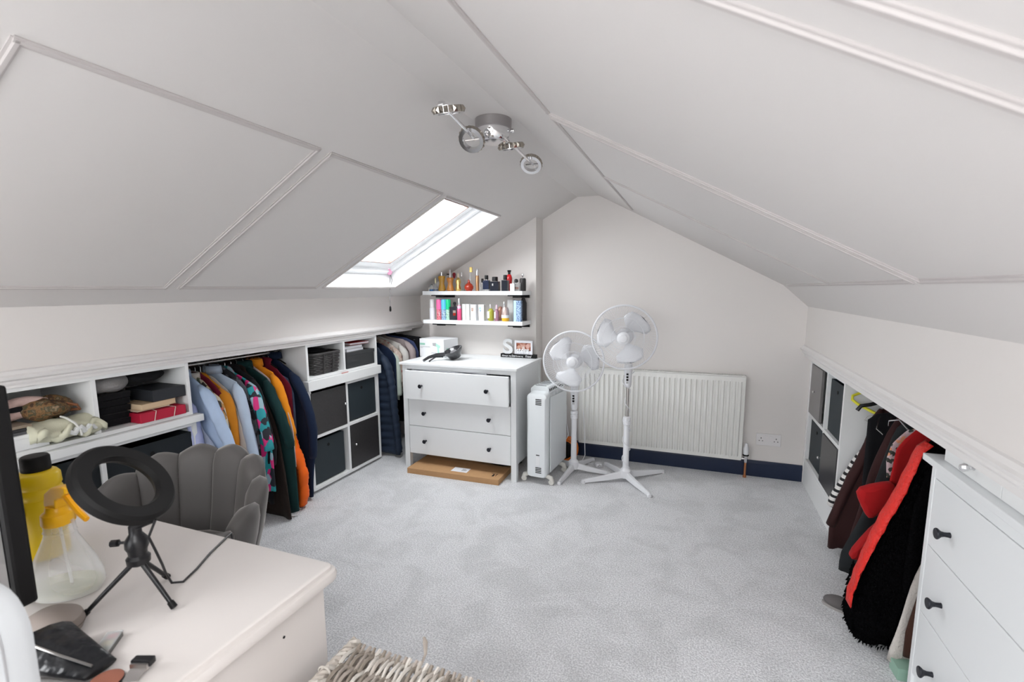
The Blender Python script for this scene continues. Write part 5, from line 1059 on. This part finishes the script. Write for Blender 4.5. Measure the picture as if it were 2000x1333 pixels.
build('ring_housing', MB().loft([[(r_ * math.cos(a), r_ * math.sin(a), z_) for r_, z_ in ((ri, -.004), (ri + .004, .007), (ro - .006, .009), (ro, .003), (ro, -.012), (ro - .008, -.018), (ri + .006, -.016))] for a in [2 * PI * k / 72 for k in range(72)]], False, mt, closed=True), BLACKM, rl, smooth=True)
build('diffuser', MB().loft([[(r_ * math.cos(a), r_ * math.sin(a), z_) for r_, z_ in ((ri + .006, -.0165), (ri + .01, -.019), (ro - .012, -.021), (ro - .009, -.0185))] for a in [2 * PI * k / 72 for k in range(72)]], False, mt, closed=True), mat('smoked_diffuser', (.10, .10, .10), .4), rl, smooth=True)
q0 = min((mt @ Vector((ro * .94 * math.cos(a), ro * .94 * math.sin(a), -.008)) for a in [2 * PI * k / 72 for k in range(72)]), key=lambda p: (p - Vector((0, 0, .172))).length)
build('neck', MB().tube([(0, 0, .150), Vector((0, 0, .172)), q0], [.011, .011, .010], 12), BLACK, rl, smooth=True)
build('cable', MB().tube([q0 + Vector((.012, 0, 0)), (.030, .006, .150), (.034, .014, .115), (.022, .030, .075), (.004, .046, .040), (.0, .058, .010), (.01, .075, .004), (-.01, .12, .004), (-.045, .18, .004), (-.070, .235, .004), (-.085, .268, .004), (-.09, .277, -.05)], .0026, 6), BLACK, rl, smooth=True)
# spray bottle
spb = thing('spray_bottle', 'clear onion-shaped spray bottle with yellow trigger head', 'spray bottle', (-1.250, .552, ZD), R(25))
PET = bpy.data.materials.new('clear_plastic'); PET.use_nodes = True; t_ = PET.node_tree; bs = t_.nodes['Principled BSDF']; bs.inputs['Roughness'].default_value = .06; bs.inputs['Base Color'].default_value = (.86, .87, .87, 1)
tr_ = t_.nodes.new('ShaderNodeBsdfTransparent'); mx_ = t_.nodes.new('ShaderNodeMixShader'); fr_ = t_.nodes.new('ShaderNodeLayerWeight'); fr_.inputs['Blend'].default_value = .30
mr_ = t_.nodes.new('ShaderNodeMapRange'); mr_.inputs['To Min'].default_value = .22; mr_.inputs['To Max'].default_value = .75
t_.links.new(fr_.outputs['Facing'], mr_.inputs['Value']); t_.links.new(mr_.outputs[0], mx_.inputs[0]); t_.links.new(tr_.outputs[0], mx_.inputs[1]); t_.links.new(bs.outputs[0], mx_.inputs[2]); t_.links.new(mx_.outputs[0], t_.nodes['Material Output'].inputs['Surface'])
build('bottle', MB().lathe([(.045, .002), (.062, .006), (.070, .022), (.068, .042), (.056, .078), (.040, .112), (.031, .132), (.029, .140), (.031, .143), (.029, .147), (.028, .168), (.024, .172)], 36, Matrix.Diagonal((1, .72, 1, 1)), cap=False), PET, spb, smooth=True)
build('liquid', MB().lathe([(.042, .004), (.060, .008), (.066, .016), (.066, .024), (.001, .0245)], 30, Matrix.Diagonal((1, .70, 1, 1))), mat('pale_yellow_liquid', (.80, .80, .60), .1, alpha=.35), spb, smooth=True)
build('dip_tube', MB().tube([(0, 0, .17), (.004, 0, .10), (.010, 0, .02)], .0028, 8), mat('tube_plastic', (.85, .85, .82), .4, alpha=.5), spb, smooth=True)
YEL = mat('yellow_trigger', (.95, .50, .01), .35)
tg = build('collar', MB().lathe([(.026, .160), (.028, .164), (.027, .184), (.020, .190), (.018, .200)], 20), YEL, spb, smooth=True)
tg['label'] = 'yellow screw collar'
build('trigger_head', MB().prism([(-.022, .198), (.020, .198), (.024, .218), (.046, .228), (.060, .238), (.064, .250), (.050, .252), (.012, .244), (-.016, .226)], -.012, .012, 'y', Matrix.Rotation(R(-25), 4, 'Z')), YEL, spb, bevel=.003)
build('trigger', MB().tube([Matrix.Rotation(R(-25), 3, 'Z') @ Vector(p) for p in ((.040, 0, .232), (.058, 0, .214), (.080, 0, .196), (.100, 0, .186))], [.008, .007, .006, .005], 8, flat=1.3), mat('amber_yellow_trigger', (.95, .42, .005), .35), spb, smooth=True)
# yellow bottle with black cap
yb_ = thing('yellow_bottle', 'opaque yellow bottle with black cap behind the spray bottle', 'bottle', (-1.485, .628, ZD), R(10))
build('bottle', MB().lathe([(.038, 0), (.042, .004), (.042, .145), (.040, .150), (.043, .156), (.043, .170), (.040, .176), (.043, .182), (.042, .205), (.036, .214), (.026, .218)], 28), mat('yellow_plastic_bottle', (.85, .58, .01), .35), yb_, smooth=True)
build('cap', MB().lathe([(.026, .216), (.0275, .220), (.027, .250), (.024, .254), (.001, .255)], 24), BLACKM, yb_, smooth=True)
build('label', BX((-.010, -.0433, .118), (.012, -.0418, .138)), mat('grey_sticker', (.55, .52, .48), .6), yb_)
# monitor
mo = thing('monitor', 'black monitor at the left edge of the desk', 'monitor', (-1.108, .4325, ZD), R(6))
build('screen_housing', BX((-.56, -.016, .085), (0, .016, .488)), BLACKM, mo, bevel=.006)
build('screen', BX((-.55, -.0175, .10), (-.010, -.0155, .478)), mat('dark_screen', (.01, .01, .012), .12, coat=.5), mo)
build('stand', BX((-.31, .0, .01), (-.25, .022, .30)), BLACKM, mo, bevel=.003); build('base', BX((-.38, -.07, .0), (-.18, .08, .012)), BLACKM, mo, bevel=.004)
# white rounded appliance at the very edge
wa = thing('white_appliance', 'white rounded appliance at the bottom left edge of the desk', 'appliance', (-.892, .235, ZD + .0))
build('housing', MB().loft([rrect(-.135, .130, .0, .278, -.062, .055, rb=.01), rrect(-.14, .136, .0, .285, -.05, .06, rb=.01), rrect(-.14, .136, .0, .285, .05, .06, rb=.01), rrect(-.135, .130, .0, .278, .062, .055, rb=.01)]), mat('appliance_white', (.62, .64, .66), .35), wa, smooth=True)
build('seam', MB().loft([rrect(-.141, .137, -.0, .286, .030, .06, rb=.01), rrect(-.141, .137, -.0, .286, .032, .06, rb=.01)]), mat('seam_grey', (.35, .35, .36), .5), wa, smooth=True)
# small things in the bottom left
tc_ = thing('taupe_case', 'round taupe case lying between the spray bottle and the black pouch', 'case', (-1.125, .468, ZD))
build('case_body', MB().lathe([(.030, 0), (.042, .006), (.046, .018), (.043, .032), (.028, .042), (.001, .046)], 26, Matrix.Diagonal((1.15, .95, 1, 1))), mat('taupe_plastic', (.28, .235, .21), .5), tc_, smooth=True)
build('seam', MB().lathe([(.0462, .017), (.0466, .018), (.0462, .019)], 26, Matrix.Diagonal((1.15, .95, 1, 1)), cap=False), mat('taupe_dark', (.16, .13, .12), .6), tc_, smooth=True)
bp_ = thing('black_pouch', 'shiny black pouch at the near corner of the desk', 'pouch', (-.985, .415, ZD))
build('pouch_body', MB().loft([[(x + .0, y * (1 - .55 * u) + .02 * u, .004 + z * (1 - .75 * u)) for x, y, z in [(-.075 + .135 * u, .055 * math.cos(a), .028 + .028 * math.sin(a)) for a in [2 * PI * k / 16 for k in range(16)]]] for u in [i / 10 for i in range(11)]]), mat('black_vinyl', (.014, .015, .018), .3, bump=(18, .6, .02)), bp_, smooth='all')
build('zip', MB().tube([(-.06, -.02, .058), (.0, -.005, .040), (.055, .012, .022)], .0022, 6), STEEL, bp_, smooth=True)
cp = thing('compact_case', 'clear-edged flat case with coloured specks beside the pouch', 'case', (-.985, .478, ZD), R(-52))
build('tray', BX((-.030, -.012, .0), (.032, .012, .010)), mat('dark_tray', (.12, .12, .12), .4), cp, bevel=.001)
build('lid', BX((-.031, -.013, .010), (.033, .013, .0125)), mat('clear_lid', (.7, .72, .72), .1, alpha=.5), cp, bevel=.001)
for i, c_ in enumerate(((.5, .03, .05), (.5, .4, .15), (.2, .25, .12))): build('colour_pan', BX((-.026 + i * .018, -.008, .0095), (-.012 + i * .018, .008, .0102)), mat('pan_%d' % i, c_, .6), cp)
br_ = thing('makeup_brush', 'flat black makeup brush with grey bristles near the desk front', 'brush', (-.868, .468, ZD), R(20))
build('handle', BX((-.016, -.008, .012), (.018, .006, .024)), BLACK, br_, bevel=.002); bb = MB()
for i in range(14): bb.tube([(-.013 + .002 * i, -.006, .014), (-.012 + .0018 * i, -.030, .006)], .0009, 4)
build('bristles', bb, mat('grey_bristle', (.30, .28, .27), .8), br_)['kind'] = 'stuff'
build('ferrule', BX((-.014, -.012, .010), (.015, -.006, .020)), STEEL, br_)
pm = thing('powder_puff', 'terracotta round powder compact at the desk front edge', 'compact', (-.893, .425, ZD))
build('compact', MB().lathe([(.020, 0), (.024, .003), (.024, .009), (.020, .012), (.001, .0125)], 24), mat('terracotta', (.38, .14, .09), .6), pm, smooth=True)
build('rim', MB().lathe([(.0242, .003), (.0252, .006), (.0242, .009)], 24, cap=False), BLACK, pm, smooth=True)

# ------------------------------------------------------------------ wicker hamper at the bottom of the view
wh = thing('wicker_hamper', 'grey-brown wicker laundry hamper beside the desk', 'hamper')
HX0, HX1, HY0, HY1, HZ = -.752, -.270, .470, .846, .548
WK = [mat('willow_%d' % i, c_, .75, noise=(50, .25)) for i, c_ in enumerate(((.38, .33, .29), (.52, .47, .42), (.28, .24, .20), (.62, .58, .53)))]
rnd = random.Random(3)
ns = 64; stakes = [HY0 + .02 + .048 * j for j in range(8)]
for i in range(ns):
    x = HX0 + .018 + (HX1 - HX0 - .036) * i / (ns - 1); P_ = []
    for j in range(33):
        y = HY1 - .004 - (HY1 - HY0 - .008) * j / 32
        P_.append((x + .0022 * math.sin(j * .9 + i * 1.7) + .006 * (j / 32), y, HZ + .007 * math.sin(PI * (y - stakes[0]) / .048 + PI * (i % 2)) + rnd.uniform(-.001, .001)))
    build('willow_strand', MB().tube(P_, .0046 + rnd.uniform(-.0008, .0008), 6), WK[rnd.randrange(4)], wh, smooth=True)
for y in stakes: build('stake', MB().tube([(HX0 + .008, y, HZ), (HX1 - .008, y, HZ)], .0042, 6), WK[2], wh, smooth=True)
def twist(p, q, r, n, m, turns):
    p, q = Vector(p), Vector(q); d = (q - p); a = d.normalized().orthogonal().normalized(); b = d.normalized().cross(a)
    for s_ in range(n):
        build('rim_twist', MB().tube([p + d * (i / 48) + (a * math.cos(2 * PI * (turns * i / 48 + s_ / n)) + b * math.sin(2 * PI * (turns * i / 48 + s_ / n))) * r for i in range(49)], r * .85, 6), WK[(s_ * 2 + 1) % 4], wh, smooth=True)
twist((HX0 + .004, HY1 + .006, HZ), (HX0 + .004, HY0, HZ), .0075, 3, None, 9)
twist((HX0 + .004, HY1 - .002, HZ - .02), (HX1, HY1 - .002, HZ - .02), .006, 2, None, 12)
twist((HX1, HY1, HZ - .006), (HX1, HY0, HZ - .006), .0075, 3, None, 9)
twist((HX0, HY0, HZ - .006), (HX1, HY0, HZ - .006), .0075, 3, None, 12)
build('hinge_loop', MB().tube([(HX0 + .004 + .016 * math.cos(a), HY1 - .10, HZ + .004 + .012 * math.sin(a)) for a in [2 * PI * k / 14 for k in range(14)]], .0022, 5, closed=True), WK[3], wh, smooth=True)
build('loose_strand', MB().tube([(-.560, .845, HZ - .002), (-.563, .868, HZ + .006), (-.578, .892, HZ + .012), (-.590, .905, HZ + .014)], [.003, .0035, .006, .003], 6, flat=.4), WK[0], wh, smooth=True)
wv = MB()
for k in range(44):
    z = .012 + k * .0117; P_ = []
    for (xa, ya, xb, yb2) in ((HX0 + .02, HY0 + .02, HX1 - .02, HY0 + .02), (HX1 - .02, HY0 + .02, HX1 - .02, HY1 - .02), (HX1 - .02, HY1 - .02, HX0 + .02, HY1 - .02), (HX0 + .02, HY1 - .02, HX0 + .02, HY0 + .02)):
        for j in range(10):
            u = j / 10; s_ = .004 * math.sin(PI * j + PI * k); nx, ny = (yb2 - ya), -(xb - xa); L = math.hypot(nx, ny); P_.append((xa + (xb - xa) * u + nx / L * s_, ya + (yb2 - ya) * u + ny / L * s_, z))
    wv.tube(P_, .0055, 5, closed=True)
build('woven_body', wv, WK[1], wh, smooth=True)['kind'] = 'stuff'
